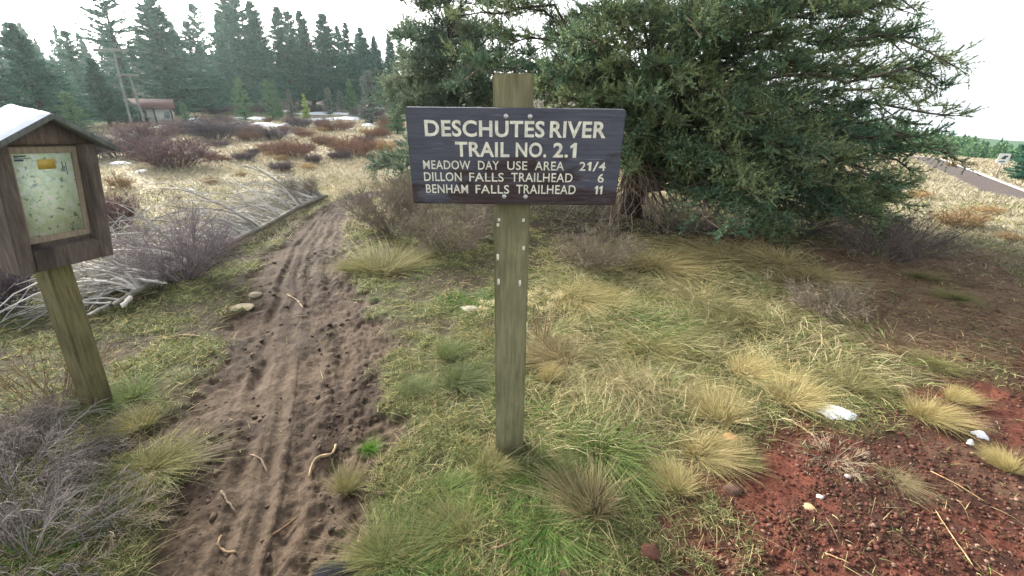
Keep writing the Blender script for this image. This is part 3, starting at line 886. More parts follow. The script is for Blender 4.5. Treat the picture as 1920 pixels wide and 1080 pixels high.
prng = random.Random(5)
def plant(kind, u, r, vtop, label, group=None, name='pine_tree', wide=1., vb=195):
    x, y, z = G(u, r, vb)
    (tm, cm), h0 = PINES[kind]
    s = (top_z(x, y, vtop) - z) / h0
    t = thing(name, label, 'tree', (x, y, z), prng.uniform(0, 6.28), group)
    t.scale = (s * wide, s * wide, s)
    mk('trunk', tm, M_BARK, t); mk('crown', cm, M_PINE, t)
    return t

front = [
 ('dense', 330, 46, -14, 'tallest dense pine just right of the utility pole, its tip cut by the top edge', 1.25),
 ('sparse', 246, 48, -30, 'very tall gappy pine directly behind the leaning utility pole', 1.2),
 ('dense', 75, 30, 42, 'broad pale pine rising over the peak of the map kiosk roof', 1.2),
 ('dense2', 14, 33, 130, 'pine at the extreme left edge of the picture', 1.2),
 ('dense', 122, 33, 120, 'rounded pine just right of the kiosk roof peak', 1.4),
 ('sparse2', 165, 44, 58, 'thin pine midway between the kiosk roof and the utility pole', 1.0),
 ('dense2', 195, 34, 110, 'bushy pine behind the right eave of the kiosk roof', 1.5),
 ('dense', 226, 36, 165, 'low dark bushy pine touching the left end of the red roofed hut', 1.5),
 ('sparse2', 385, 58, 40, 'thin see-through pine left of the biggest gap in the treeline', 1.0),
 ('dense2', 398, 50, 84, 'shorter dense pine with a bare lower trunk beside the gap in the treeline', 1.1),
 ('sparse2', 403, 62, 8, 'slim tall pine with a sparse top left of the treeline gap', .9),
 ('dense', 460, 54, -16, 'tall full pine at the right side of the treeline gap', 1.0),
 ('sparse2', 478, 56, -6, 'open topped tall pine directly right of the full gap-side pine', 1.2),
 ('spire', 505, 55, 2, 'tall pointed pine above the pair of young green pines', 1.2),
 ('spire', 441, 60, 28, 'narrow pine filling the left flank of the full gap-side pine', .9),
 ('spire', 548, 57, 12, 'pointed pine standing above the pale yellow green sapling', 1.25),
 ('sparse2', 566, 60, 22, 'slim loose pine just right of the pointed pine over the sapling', 1.0),
 ('spire', 588, 58, 20, 'tall narrow pine near the middle of the treeline', 1.1),
 ('dense2', 626, 56, 26, 'dense steeple shaped pine right of centre in the treeline', 1.15),
 ('spire', 650, 60, 48, 'small topped pine leaning on the steeple shaped one', .9),
 ('spire', 665, 58, 42, 'straight narrow pine two places right of the steeple shaped pine', .9),
 ('dense2', 690, 60, 52, 'round topped pine near the right end of the treeline', .9),
 ('spire', 713, 62, 66, 'last short narrow pine at the right end of the treeline', .8),
 ('spire', 742, 60, 68, 'small pine half hidden by the grey green juniper', .9),
]
for kd, u, r, vt, lab, wd in front:
    plant(kd, u, r, vt, lab, 'pines of the treeline', wide=wd * 1.55)
young = [('young', 456, 40, 148, 'bushy young green pine below the treeline gap', 1.15), ('young', 508, 41, 150, 'bushy young green pine in front of the tall pointed pine', 1.15), ('young', 520, 44, 150, 'slim young pine squeezed against the bushy one', .7),
         ('young_grey', 545, 43, 168, 'grey green sapling left of the pale yellow green one', .8), ('young_light', 572, 33, 178, 'pale yellow green sapling standing beside the snow patches', 1.1),
         ('young', 660, 45, 150, 'green sapling left of the large grey bushy conifer', 1.0), ('young_grey', 695, 36, 134, 'large grey green bushy conifer near the far snow patches', 1.15), ('young_grey', 618, 50, 165, 'dull low sapling in front of the bare trunks', 1.2), ('young_grey', 640, 52, 170, 'dull low sapling beside the green sapling', 1.2),
         ('young', 741, 26, 148, 'bright green young conifer against the left end of the juniper', 1.0), ('young', 343, 30, 194, 'round green bush-like pine at the right end of the red roofed hut', 1.3), ('young', 130, 26, 175, 'young pine hidden low behind the kiosk roof', 1.6)]
for kd, u, r, vt, lab, wd in young:
    plant(kd, u, r, vt, lab, 'young conifers at the meadow edge', 'young_pine_tree', wd, 200)
rr_ = random.Random(11)
n_f = 0
for i in range(80):
    u = -60 + i * 10.6 + rr_.uniform(-6, 6)
    vt = 66 + rr_.uniform(-25, 50) + (20 if u > 640 else 0) + (30 if 395 < u < 440 else 0)
    r = rr_.uniform(66, 86)
    plant(rr_.choice(['dense2', 'spire', 'sparse2', 'dense']), u, r, vt, 'dark pine crowded among others in the rows behind the treeline front', 'pines in the rows behind the treeline front', wide=rr_.uniform(1.1, 1.5))
# right edge pine
plant('dense', 1936, 24, 205, 'lone blue green pine at the right edge beyond the road', 'pines beyond the road', wide=1.15, vb=300)

# far forest in the valley: one mass
def far_forest():
    rng = np.random.default_rng(77)
    b = MB()
    N = 900
    az = rng.uniform(R(30), R(64), N); r = rng.uniform(75, 190, N)
    x = np.sin(az) * r; y = np.cos(az) * r; z = T(x, y)
    zt = HC - (.0204 + .0042 * (np.degrees(az) - 41.8)) * r + rng.normal(size=N) * .006 * r
    h = np.clip(zt - z, 2.0, 30)
    for i in range(N):
        n = 46
        f = rng.uniform(0, 1, n) ** .8
        a = rng.uniform(0, 2 * PI, n)
        rad_ = (1 - f) * h[i] * .22 * rng.uniform(.4, 1, n)
        base = np.stack([x[i] + np.cos(a) * rad_ * .4, y[i] + np.sin(a) * rad_ * .4, z[i] + h[i] * f], 1)
        vec = np.stack([np.cos(a) * rad_, np.sin(a) * rad_, h[i] * .10 * rng.uniform(.2, 1.2, n)], 1)
        c = (lin(70, 104, 74) + (lin(98, 128, 92) - lin(70, 104, 74)) * rng.uniform()) * rng.uniform(.75, 1.2, (n, 1))
        b.blades(base, vec, h[i] * .12, 0, c, 1, rng)
    return tag(b.obj('far_forest', M_PINE), 'pale green forest in the valley beyond the road', 'forest', kind='stuff')
far_forest()

# ------------------------------------------------------------------ hut, poles, wires
hx, hy, hz = G(296, 37, 236)
HS = .56
hut = thing('hut', 'small white hut with a dark red roof at the far left edge of the meadow', 'building', (hx, hy, hz), R(34))
hut.scale = (HS,) * 3
M_HW = mat_plain('hut_wall', lin(170, 170, 166), .8, 0, 3, .08); M_HR = mat_plain('hut_roof', lin(92, 58, 54), .8, 0, 5, .15); M_HT = mat_plain('hut_trim', lin(84, 62, 58), .8)
b = MB(); b.box(-1.7, 1.7, -1.2, 1.2, -.3, 1.45); b.obj('wall', M_HW, hut)
b = MB()
v = [(-2.05, -1.65, 1.42), (2.05, -1.65, 1.42), (2.05, 0, 2.35), (-2.05, 0, 2.35), (2.05, 1.65, 1.42), (-2.05, 1.65, 1.42)]
v2 = [(x, y, z + .14) for x, y, z in v]
b.add(v + v2, q=[(0, 1, 2, 3), (3, 2, 4, 5), (6, 9, 8, 7), (9, 11, 10, 8), (0, 6, 7, 1), (5, 4, 10, 11), (0, 3, 9, 6), (3, 5, 11, 9), (1, 7, 8, 2), (2, 8, 10, 4)])
b.obj('roof', M_HR, hut)
for xx in (-1.62, .1, 1.62):
    b = MB(); b.box(xx - .07, xx + .07, -1.5, -1.36, -.3, 1.40); b.obj('porch_post', M_HT, hut)
b = MB(); b.box(.9, 1.4, -1.235, -1.203, .5, 1.1); b.obj('window', mat_plain('hut_glass', lin(120, 130, 134), .3), hut)
b = MB(); b.box(-1.3, -.6, -1.235, -1.203, -.2, 1.25); b.obj('door', M_HT, hut)

M_POLE = mat_plain('pole_wood', lin(112, 118, 112), .85, 0, 6, .2)
def pole(u, r, vtop, lean, label, arm, vb=225):
    x, y, z = G(u, r, vb)
    h = top_z(x, y, vtop) - z
    t = thing('utility_pole', label, 'utility pole', (x, y, z), 0, 'utility poles by the hut')
    b = MB(); b.tubes([[(0, 0, -.3), (lean * h * .5, 0, h * .5), (lean * h, 0, h)]], [[.06, .055, .04]], 8); b.obj('pole', M_POLE, t, smooth=True)
    for zz, wd in arm:
        b = MB(); b.box(lean * h * zz - wd, lean * h * zz + wd, -.16, -.10, h * zz - .06, h * zz + .06); b.obj('crossarm', M_POLE, t)
    return x + lean * h, y, z + h
p1 = pole(243, 29, 92, .06, 'leaning grey utility pole with a crossarm left of the hut roof', [(.985, .8)])
p2 = pole(270, 30.5, 138, -.03, 'thinner upright utility pole close to the hut roof', [(.97, .55)])
p3 = pole(2, 20, 105, 0., 'pale pole at the left edge above the kiosk roof', [], 290)
def wire(a, b_, sag, label):
    t = np.linspace(0, 1, 16)[:, None]
    p = np.array(a) * (1 - t) + np.array(b_) * t; p[:, 2] -= (sag * 4 * t * (1 - t))[:, 0]
    b = MB(); b.tubes((p - np.array(a))[None], np.full((1, 16), .006), 4)
    tag(b.obj('utility_wire', M_POLE, loc=a), label, 'wire', 'wires from the leaning pole')
e1 = np.array(p1) + [26, 10, -1.2]; e2 = np.array(p1) + [-22, -2, .4]
wire(tuple(np.array(p1) + [.6, -.13, 0]), tuple(e1), .6, 'overhead wire running right from the leaning pole across the treeline')
wire(tuple(np.array(p1) + [-.6, -.13, 0]), tuple(e2), .5, 'overhead wire running left from the leaning pole toward the frame edge')

# road sign
x, y, z = P(1867, 333)
t = thing('road_sign', 'small white road sign on a thin post beside the road', 'sign', (x, y, z), R(-38))
sc_ = math.hypot(x, y) / FPX
hh = top_z(x, y, 288) - z
b = MB(); b.box(-.02, .02, -.02, .02, -.2, hh); b.obj('post', mat_plain('sign_post', lin(150, 140, 132), .6), t)
pw = .155; ph = .36
bevel_box('plate', pw * 2, .02, ph, .004, mat_plain('sign_plate', lin(236, 236, 232), .4, 0, 5, .03), t, (0, -.032, hh - ph / 2))
M_INK = mat_plain('sign_ink', lin(50, 60, 64), .5)
for bxs in (((-.06, .05, -.20, -.12), (-.02, .09, -.125, -.07)), ((-.10, .06, -.31, -.27),)):
    b = MB()
    for k_, (x0, x1, z0, z1) in enumerate(bxs): b.box(x0, x1, -.046 - .002 * k_, -.0405, hh + z0, hh + z1)
    b.obj('symbol', M_INK, t)

# ------------------------------------------------------------------ fallen dead tree
def fallen_tree():
    rng = np.random.default_rng(21)
    A = np.array(P(602, 377)); B = np.array(P(395, 492)); Cc = np.array(P(215, 590))
    root = thing('fallen_tree', 'grey dead tree lying along the left side of the trail with arching bare branches', 'fallen tree', tuple(B))
    tr = np.array([A + [.08, .15, .08], A + [0, 0, .07], A * .7 + B * .3 + [-.05, 0, .08], A * .35 + B * .65 + [.03, 0, .10], B + [0, 0, .12], B * .5 + Cc * .5 + [-.05, .1, .10], Cc + [0, 0, .08]]) - B
    b = MB(); b.tubes(tr[None], np.array([[.03, .048, .042, .04, .036, .03, .018]]), 9, lin(124, 118, 108)); b.obj('trunk', M_DEAD, root, smooth=True)
    def branches(n, lo, hi, lmin, lmax, r0, upz, bright, name):
        p, t, f, _ = pick(rng, tr[None], n, lo, hi)
        d = np.stack([rng.uniform(-1.2, -.35, n), rng.uniform(-.75, .25, n), rng.uniform(.1, upz, n)], 1)
        L = rng.uniform(lmin, lmax, n)
        a = grow(rng, p, d, L, 9, .08, .17)
        gz_ = T(a[..., 0] + B[0], a[..., 1] + B[1]) - B[2]
        a[..., 2] = np.maximum(a[..., 2], gz_ + .02 + rng.uniform(0, .1, (n, 1)))
        m = MB()
        c = lin(188, 183, 176) * rng.uniform(.5, bright, (n, 1))
        m.tubes(a, taper(9, r0, .003) * rng.uniform(.6, 1.3, (n, 1)), 5, c)
        n2 = n * 6
        p, t, f, i = pick(rng, a, n2, .25)
        s = grow(rng, p, t + rng.normal(size=(n2, 3)) * .5, rng.uniform(.15, .55, n2), 6, .16, .06)
        s[..., 2] = np.maximum(s[..., 2], T(s[..., 0] + B[0], s[..., 1] + B[1]) - B[2] + .01)
        m.tubes(s, taper(6, .006, .002) * np.ones((n2, 1)), 3, c[i] * rng.uniform(.7, 1.2, (n2, 1)))
        m.obj(name, M_DEAD, root, smooth=True)
    for k in range(34):
        branches(1, .08 + .021 * k, .10 + .021 * k, 1.0, 1.9, .021, 1.15, 1.25, 'limb')
    branches(110, .1, .95, .6, 1.5, .012, .8, 1.3, 'branches')
    branches(50, .4, 1., .5, 1.2, .008, .35, 1.2, 'twigs')
    # white broken limb at its near end
    return root
fallen_tree()
def u_seed(pts): return sum(a * 7 + b_ * 3 for a, b_ in pts) % 9973
def stick(name, pts, r, c, label, cat='stick', lift=.5, group=None, sides=6, k=11):
    w = np.array([P(u, v) for u, v in pts]); 
    s = np.linspace(0, len(w) - 1, k); i = np.minimum(s.astype(int), len(w) - 2); f = (s - i)[:, None]
    p = w[i] * (1 - f) + w[i + 1] * f
    p[1:-1] = (p[:-2] + 2 * p[1:-1] + p[2:]) / 4
    p[:, 2] += r * lift + .008
    o = p.mean(0)
    rr = np.full(k, r); rr[0] *= .6; rr[-1] *= .45
    sr = np.random.default_rng(int(u_seed(pts))); rr = rr * sr.uniform(.6, 1.25, k); p[1:-1] += sr.normal(size=(k - 2, 3)) * np.array([1, 1, .3]) * r * .3
    P2 = np.concatenate([p[:1], p, p[-1:]]) - o; rr = np.concatenate([[.0003], rr, [.0003]])
    b = MB(); b.tubes(P2[None], rr[None], sides, c)
    return tag(b.obj(name, M_STICK, smooth=False, loc=tuple(o)), label, cat, group)
stick('fallen_branch', [(205, 552), (250, 548), (292, 553), (322, 560)], .016, lin(190, 184, 178), 'pale bleached branch arching over the near end of the fallen tree', 'branch', 9)
stick('fallen_branch', [(262, 548), (248, 570), (236, 590)], .022, lin(204, 196, 186), 'short thick whitened branch stub pointing down beside the fallen tree', 'branch', 3)
stick('fallen_branch', [(150, 606), (190, 588), (222, 572)], .014, lin(184, 178, 170), 'pale branch just right of the kiosk post below the fallen tree', 'branch', 2)
stick('stick', [(628, 826), (622, 842), (598, 848), (582, 862), (577, 886)], .0080, lin(150, 130, 100), 'pale crooked stick shaped like a hook lying in the mud')
stick('stick', [(482, 998), (520, 978), (556, 950)], .0055, lin(104, 80, 58), 'thin straight dark stick lying across the lower trail')
stick('stick', [(412, 912), (424, 930), (436, 942)], .0055, lin(138, 120, 100), 'short pale wood chip in the mud at the left of the lower trail')
stick('stick', [(410, 990), (402, 1008), (414, 1016), (440, 1024)], .0058, lin(122, 102, 80), 'bent brown stick near the bottom left of the trail')
stick('stick', [(466, 842), (488, 852), (498, 874)], .005, lin(128, 108, 90), 'thin forked twig in the middle of the muddy trail')
stick('stick', [(538, 548), (556, 556), (568, 574)], .006, lin(168, 148, 124), 'small curved twig on the far part of the trail')
stick('stick', [(1050, 1040), (1070, 1026), (1090, 1012)], .007, lin(160, 144, 120), 'flat pale wood chip in the grass below the sign post')
stick('stick', [(920, 1030), (945, 1026), (990, 1002)], .005, lin(150, 126, 104), 'brown stick in the grass at the bottom centre')
stick('stick', [(905, 928), (930, 932), (958, 926)], .006, lin(112, 92, 72), 'dark stick lying beside the small bright green tuft')
stick('stick', [(1752, 960), (1784, 1010), (1822, 1066)], .0024, lin(176, 150, 110), 'long straw coloured stalk lying on the red gravel at the lower right')
stick('stick', [(1470, 790), (1505, 806), (1530, 822)], .004, lin(170, 146, 106), 'straw stalk on the gravel left of the biggest snow patch')
stick('stick', [(1740, 890), (1790, 918), (1850, 950)], .0024, lin(168, 138, 100), 'straw stalk on the red gravel below the small snow pieces')
stick('stick', [(1545, 1040), (1590, 1060)], .004, lin(168, 138, 100), 'short straw stalk at the bottom edge of the red gravel')
stick('stick', [(300, 640), (345, 632), (380, 634)], .007, lin(170, 154, 120), 'straight pale stick lying on the mossy bank left of the trail')

# ------------------------------------------------------------------ rocks, snow
def rock_mesh(seed, flat=.5, c=(120, 100, 86), sub=3, rough=.25):
    import bmesh
    bm = bmesh.new(); bmesh.ops.create_icosphere(bm, subdivisions=sub, radius=1)
    v = np.array([x.co[:] for x in bm.verts]); f = np.array([[q.index for q in p.verts] for p in bm.faces]); bm.free()
    n = fbm(v[:, 0] * 1.3 + seed * 7.7 + v[:, 2], v[:, 1] * 1.3 - seed * 3.1 + v[:, 2] * .7, seed, 4)
    v = v * (1 + rough * n)[:, None]
    v[:, 2] *= flat; v[:, 0] *= 1.2
    b = MB(); b.add(v, t=f, c=lin(*c) * (1 + .3 * n[:, None]))
    return b.mesh('rock')
def rock(u, v, wpx, flat, c, label, seed, name='rock', mat=None, cat='rock', rz=0., sub=3, group=None):
    x, y, z = P(u, v)
    a, yy, zz = ray(u, v); d = y / yy
    s = wpx / FPX * d / 2
    o = mk(name, rock_mesh(seed, flat, c, sub), mat or M_STONE, None, (x, y, z + s * flat * .25))
    for p in o.data.polygons: p.use_smooth = True
    o.scale = (s / 1.1,) * 3; o.rotation_euler = (0, 0, rz)
    return tag(o, label, cat, group)
rock(447, 574, 46, .16, (164, 150, 124), 'flat tan stone lying on the left bank of the trail', 1)
rock(477, 548, 24, .5, (150, 138, 116), 'small tan stone at the trail edge beyond the flat one', 2, rz=.7)
rock(1217, 1042, 34, .8, (112, 76, 64), 'dull red stone at the bottom edge left of the gravel', 3)
rock(1370, 822, 26, .35, (196, 150, 104), 'flat orange tan stone at the upper edge of the red gravel', 4)
rock(1516, 950, 20, .4, (206, 176, 136), 'flat cream stone on the red gravel', 5)
rock(1538, 931, 12, .6, (226, 214, 206), 'tiny white stone just above the cream one on the gravel', 6)
rock(1588, 897, 10, .6, (220, 206, 196), 'tiny pale stone between the gravel snow and the cream stone', 16)
rock(880, 580, 30, .3, (176, 170, 150), 'pale flat stone in the grass left of the sign post', 7)
rock(1375, 918, 30, .7, (96, 74, 66), 'dull brown stone at the left edge of the red gravel', 8)
rock(1060, 1080, 30, .7, (104, 80, 66), 'brown stone at the bottom edge below the post', 12)
rock(618, 1092, 100, .75, (18, 19, 25), 'dark blue black rounded lump at the bottom edge of the trail', 9)  # unidentified dark object, its lump form is made up

SNOWS = []
def snow(u, v, wpx, hpx, label, seed, group, thick=.03):
    x, y, z = P(u, v); x2, y2, _ = P(u, v - hpx)
    a, yy, zz = ray(u, v); d = y / yy
    sx_ = wpx / FPX * d / 2; sy_ = min(max(math.hypot(x2 - x, y2 - y), .02) / 1.6, sx_ * .8 + .02)
    SNOWS.append((x, y, sx_, sy_))
    rng = np.random.default_rng(seed)
    na_, nr_ = 40, 8
    th = np.arange(na_) * 2 * PI / na_
    edge = 1 + .35 * fbm(np.cos(th) * 1.5 + seed * 3.3, np.sin(th) * 1.5, seed, 4) * 1.6
    V = []
    for i in range(nr_ + 1):
        f = i / nr_
        X = np.cos(th) * edge * f * sx_; Y = np.sin(th) * edge * f * sy_
        Z = thick * (1 - f ** 3) * (1 + .5 * fbm(X * 9 / max(sx_, .05) * .3, Y * 9 / max(sx_, .05) * .3, seed, 3)) - .012 * f
        V.append(np.stack([X, Y, Z + T(x + X, y + Y) - T(x, y)], 1))
    V = np.concatenate(V)
    q = [(i * na_ + j, i * na_ + (j + 1) % na_, (i + 1) * na_ + (j + 1) % na_, (i + 1) * na_ + j) for i in range(nr_) for j in range(na_)]
    b = MB(); b.add(V, q=q)
    az = math.atan2(x, y)
    o = b.obj('snow_patch', M_SNOW, smooth=True, loc=(x, y, z))
    o.rotation_euler = (0, 0, -az)
    tag(o, label, 'snow patch', group)
g = 'snow pieces on the gravel'
snow(1570, 778, 74, 20, 'biggest ragged snow patch melting at the top of the red gravel', 1, g, .022)
snow(1787, 790, 20, 9, 'small snow piece right of the biggest snow patch', 2, g, .022)
snow(1838, 817, 30, 12, 'medium snow piece nearest the right edge of the gravel', 3, g, .022)
snow(1818, 832, 12, 9, 'tiniest snow piece under the medium one', 4, g, .016)
g = 'snow patches on the meadow'
for i, (u, v, wp, hp, lab) in enumerate([
 (620, 214, 110, 7, 'longest white snow bank right of the pale sapling'), (650, 223, 70, 6, 'snow strip just below the longest snow bank'), (600, 226, 60, 5, 'short snow strip under the left half of the longest bank'),
 (500, 236, 60, 7, 'wide snow patch left of the pale sapling'), (490, 224, 44, 4, 'narrow snow streak above the wide patch'), (538, 210, 14, 6, 'dot of snow left of the sapling top'), (385, 226, 60, 9, 'bright snow patch right of the hut'), (365, 234, 40, 5, 'lower snow sliver beside the bright patch right of the hut'),
 (310, 240, 30, 5, 'snow under the front of the hut'), (256, 250, 26, 7, 'snow patch below the left corner of the hut'), (250, 258, 24, 6, 'second snow strip below the left corner of the hut'), (228, 306, 36, 6, 'snow strip in front of the purple willow'), (266, 322, 26, 9, 'snow lump at the foot of the big purple willow'),
 (360, 358, 14, 5, 'isolated snow dab in the straw grass above the fallen tree'), (452, 222, 20, 4, 'thin snow fleck between the hut and the sapling'), (710, 203, 22, 5, 'snow fleck by the far right willows'), (690, 236, 22, 4, 'small snow fleck near the juniper'), (540, 236, 30, 4, 'small snow strip beneath the sapling')]):
    snow(u, v, wp, hp * (1.3 if v < 260 else .8), lab, 20 + i, g, .16 if v < 260 else .05)

# ------------------------------------------------------------------ shrubs
W1 = shrub('willow', 31, 90, 1.3, .62, 700, 2200, .010, ((98, 76, 78), (130, 106, 108)), .35, .10, rmin=.0065)
W2 = shrub('willow', 32, 80, 1.2, .7, 600, 1900, .010, ((84, 74, 80), (112, 98, 104)), .35, .10, rmin=.0065)
W3 = shrub('willow', 33, 80, 1.0, .8, 600, 1900, .009, ((112, 82, 70), (150, 118, 102)), .35, .12, rmin=.0060)
W4 = shrub('rabbitbrush', 34, 80, .7, .8, 500, 1700, .007, ((150, 128, 92), (190, 164, 124)), .25, .12, rmin=.0055)
def bush(me, u, v, wpx, hpx, label, cat='shrub', name='willow_shrub', group='willow shrubs on the meadow', base_w=1.9, base_h=1.25, rz=None, mat=None):
    x, y, z = P(u, v)
    a, yy, zz = ray(u, v); d = y / yy
    sx_ = wpx / FPX * d / base_w; sz_ = (top_z(x, y, v - hpx) - z) / base_h
    o = mk(name, me, mat or M_TWIG, None, (x, y, z)); o.scale = (sx_, sx_, sz_)
    o.rotation_euler = (0, 0, prng.uniform(0, 6.28) if rz is None else rz)
    return tag(o, label, cat, group)
for me, u, v, wp, hp, lab in [
 (W1, 330, 316, 120, 54, 'biggest purple red willow left of the straw meadow'), (W2, 228, 296, 100, 50, 'purple grey willow just right of the kiosk roof'), (W2, 405, 262, 100, 44, 'dark grey willow right of the hut'), (W1, 280, 272, 90, 40, 'purple willow directly in front of the hut'),
 (W3, 664, 292, 84, 46, 'rust red willow left of the sign board'), (W3, 552, 294, 76, 40, 'rusty willow at the centre of the meadow'), (W2, 512, 262, 60, 28, 'grey brown willow left of centre below the snow'), (W3, 470, 264, 46, 26, 'small reddish willow beside the grey brown one'), (W3, 608, 272, 44, 26, 'small rust willow above the meadow centre'),
 (W3, 628, 246, 70, 30, 'reddish willow just below the longest snow bank'), (W4, 722, 284, 60, 40, 'tan bush touching the juniper at the sign board'), (W4, 690, 252, 44, 22, 'tan bush behind the rust red willow'), (W3, 735, 246, 50, 30, 'brown bush under the young conifer by the juniper'), (W4, 640, 272, 36, 20, 'small tan bush between two rust willows'),
 (W2, 560, 240, 50, 24, 'grey bush below the pale sapling'), (W2, 455, 246, 60, 22, 'low grey bush between snow patches'), (W1, 345, 250, 60, 24, 'low purple bush at the right end of the hut'), (W4, 580, 318, 40, 20, 'pale tan bush in the open meadow'), (W2, 530, 322, 44, 22, 'dull brown tuft bush above the fallen trunk'), (W4, 505, 292, 34, 16, 'small tan bush left of the rusty centre willow'),
 (W3, 715, 258, 40, 22, 'rust bush between the tan bushes near the juniper'), (W2, 690, 222, 60, 22, 'grey bush at the right end of the snow'), (W2, 590, 212, 60, 20, 'dark low bush line behind the snow'), (W2, 480, 214, 70, 22, 'dark low bush below the bushy young pines'), (W2, 400, 214, 60, 18, 'dark low bush beneath the treeline gap'),
 (W1, 222, 432, 74, 62, 'red stemmed shrub right of the kiosk box'), (W2, 22, 585, 100, 96, 'dark purple shrub at the left edge under the kiosk box'),
 (W4, 228, 352, 60, 44, 'tall dry tan bush between kiosk and purple willow'), (W4, 396, 344, 44, 20, 'yellowish low bush in the grass above the fallen tree'), (W2, 150, 300, 90, 60, 'grey willow hidden behind the kiosk'), (W4, 452, 330, 30, 14, 'tiny tan bush in the open straw')]:
    bush(me, u, v, wp, hp, lab)
brg = random.Random(4)
for i in range(44):
    bush(brg.choice([W4, W3, W2, W3]), brg.uniform(380, 750), brg.uniform(228, 308), brg.uniform(18, 44), brg.uniform(10, 22), 'small drab bush dotted over the straw meadow left of the sign', group='small bushes dotted over the meadow')
for me, u, v, wp, hp, lab in [(W4, 1795, 425, 110, 62, 'rounded tan rabbitbrush right of the juniper'), (W4, 1783, 312, 26, 16, 'small brown bush at the road edge'), (W4, 1850, 400, 60, 26, 'pale dry bush in the grass near the right edge'), (W4, 1720, 372, 50, 30, 'pale dry bush beside the juniper tips'), (W4, 1890, 450, 60, 24, 'low dry bush at the right edge')]:
    bush(me, u, v, wp, hp, lab, name='rabbitbrush', group='dry bushes by the road')
# bare shrub in front of the fallen tree and near grey sagebrush
B1 = shrub('bare', 41, 34, 1.0, 1.0, 420, 1500, .009, ((112, 102, 104), (150, 138, 140)), .10, .10, rmin=.0028)
bush(B1, 345, 522, 210, 165, 'leafless grey shrub standing in front of the fallen tree', name='bare_shrub', group=None, base_w=1.55, base_h=1.2, rz=1)
B2 = shrub('bare', 42, 26, .8, .55, 160, 300, .006, ((96, 80, 60), (128, 112, 84)), .22, .10, rmin=.0018)
bush(B2, 105, 748, 190, 130, 'thin brown leafless shrub at the foot of the kiosk post', name='bare_shrub', group=None, base_w=1.1, base_h=.95, rz=2)
SG = shrub('sage', 43, 46, .8, .9, 420, 1500, .007, ((104, 94, 84), (138, 126, 112)), .2, .14, leaf=5000, leafc=(134, 128, 112), rmin=.0022)
for u, v, wp, hp, lab in [(735, 430, 150, 110, 'grey sagebrush between the trail bend and the sign board'), (840, 470, 150, 110, 'grey brown sagebrush right behind the sign post left side'), (1110, 500, 150, 90, 'drab sagebrush in the dry grass right of the post'), (780, 400, 120, 110, 'taller sagebrush under the left end of the sign'), (900, 440, 110, 90, 'dark sagebrush directly behind the sign post'),
                          (565, 376, 70, 60, 'twiggy grey sagebrush at the far end of the fallen trunk'), (1550, 590, 130, 70, 'low bare sagebrush in the brown litter at the right')]:
    bush(SG, u, v, wp, hp, lab, name='sagebrush', group='sagebrush round the sign', base_w=1.35, base_h=.95)
# grey dead brush heap, lower left
HB = shrub('brush', 51, 110, .75, 2.6, 1000, 2600, .006, ((84, 74, 66), (162, 154, 148)), .30, .16, grav=.14, rmin=.0017, up=0.)
for u, v, wp, hp, rz, lab in [(20, 920, 250, 110, .3, 'grey dead brush heap at the left edge below the kiosk'), (50, 1050, 270, 100, 2.1, 'grey dead brush heap in the bottom left corner'), (-10, 830, 180, 100, 4., 'grey dead brush heap cut by the left edge beside the thin shrub')]:
    bush(HB, u, v, wp, hp, lab, cat='dead brush', name='dead_brush', group='grey dead brush at lower left', base_w=1.25, base_h=.5, rz=rz)
HB2 = shrub('brush', 52, 40, .5, 2.6, 260, 500, .004, ((130, 118, 100), (182, 168, 144)), .25, .16, grav=.14, rmin=.0016, up=0.)
bush(HB2, 205, 985, 170, 50, 'paler straw coloured brush at the right side of the dead brush', cat='dead brush', name='dead_brush', group='grey dead brush at lower left', base_w=.95, base_h=.3)
bush(HB2, 1560, 860, 100, 40, 'small grey brush tuft lying on the red gravel', cat='dead brush', name='dead_brush', group=None, base_w=.95, base_h=.3)
# drooping dead twigs below the right limbs of the juniper
DT = shrub('twigs', 53, 60, .9, 1.2, 400, 900, .007, ((84, 74, 76), (120, 106, 104)), .25, .12, grav=.05, rmin=.0022)
bush(DT, 1660, 480, 190, 90, 'dark bare brush under the right limbs of the juniper', name='bare_shrub', group=None, base_w=1.5, base_h=.8)
bush(DT, 1500, 432, 150, 60, 'dark bare brush in the shade below the juniper skirt', name='bare_shrub', group=None, base_w=1.5, base_h=.8)

# dried flower plants by the post
def yarrow(u, v, hpx, n, label, seed):
    rng = np.random.default_rng(seed)
    x, y, z = P(u, v); h = top_z(x, y, v - hpx) - z
    root = thing('dried_flower', label, 'dried flower', (x, y, z), 0, 'dried flowers by the post')
    th = rng.uniform(0, 6.28, n); sp_ = rng.uniform(.05, .45, n)
    st = np.stack([np.cos(th) * .03, np.sin(th) * .03, np.zeros(n)], 1)
    d = np.stack([np.cos(th) * sp_, np.sin(th) * sp_, np.ones(n)], 1)
    a = grow(rng, st, d, h * rng.uniform(.75, 1.05, n), 6, .06)
    b = MB(); b.tubes(a, taper(6, .003, .002) * np.ones((n, 1)), 4, lin(150, 132, 96)); b.obj('stems', M_TWIG, root)
    m = 70
    tip = np.repeat(a[:, -1], m, 0) + rng.normal(size=(n * m, 3)) * np.array([.018, .018, .008])
    f = MB(); f.blades(tip, rng.normal(size=(n * m, 3)) * .006 + np.array([0, 0, .008]), .006, 0, lin(214, 202, 160) * rng.uniform(.6, 1.1, (n * m, 1)), 2, rng, peak=1)
    f.obj('seed_heads', M_GRASS, root)
yarrow(1015, 640, 90, 16, 'dried plant with cream seed heads just right of the sign post', 1)
yarrow(912, 640, 75, 7, 'dried plant with pale seed heads just left of the sign post', 2)

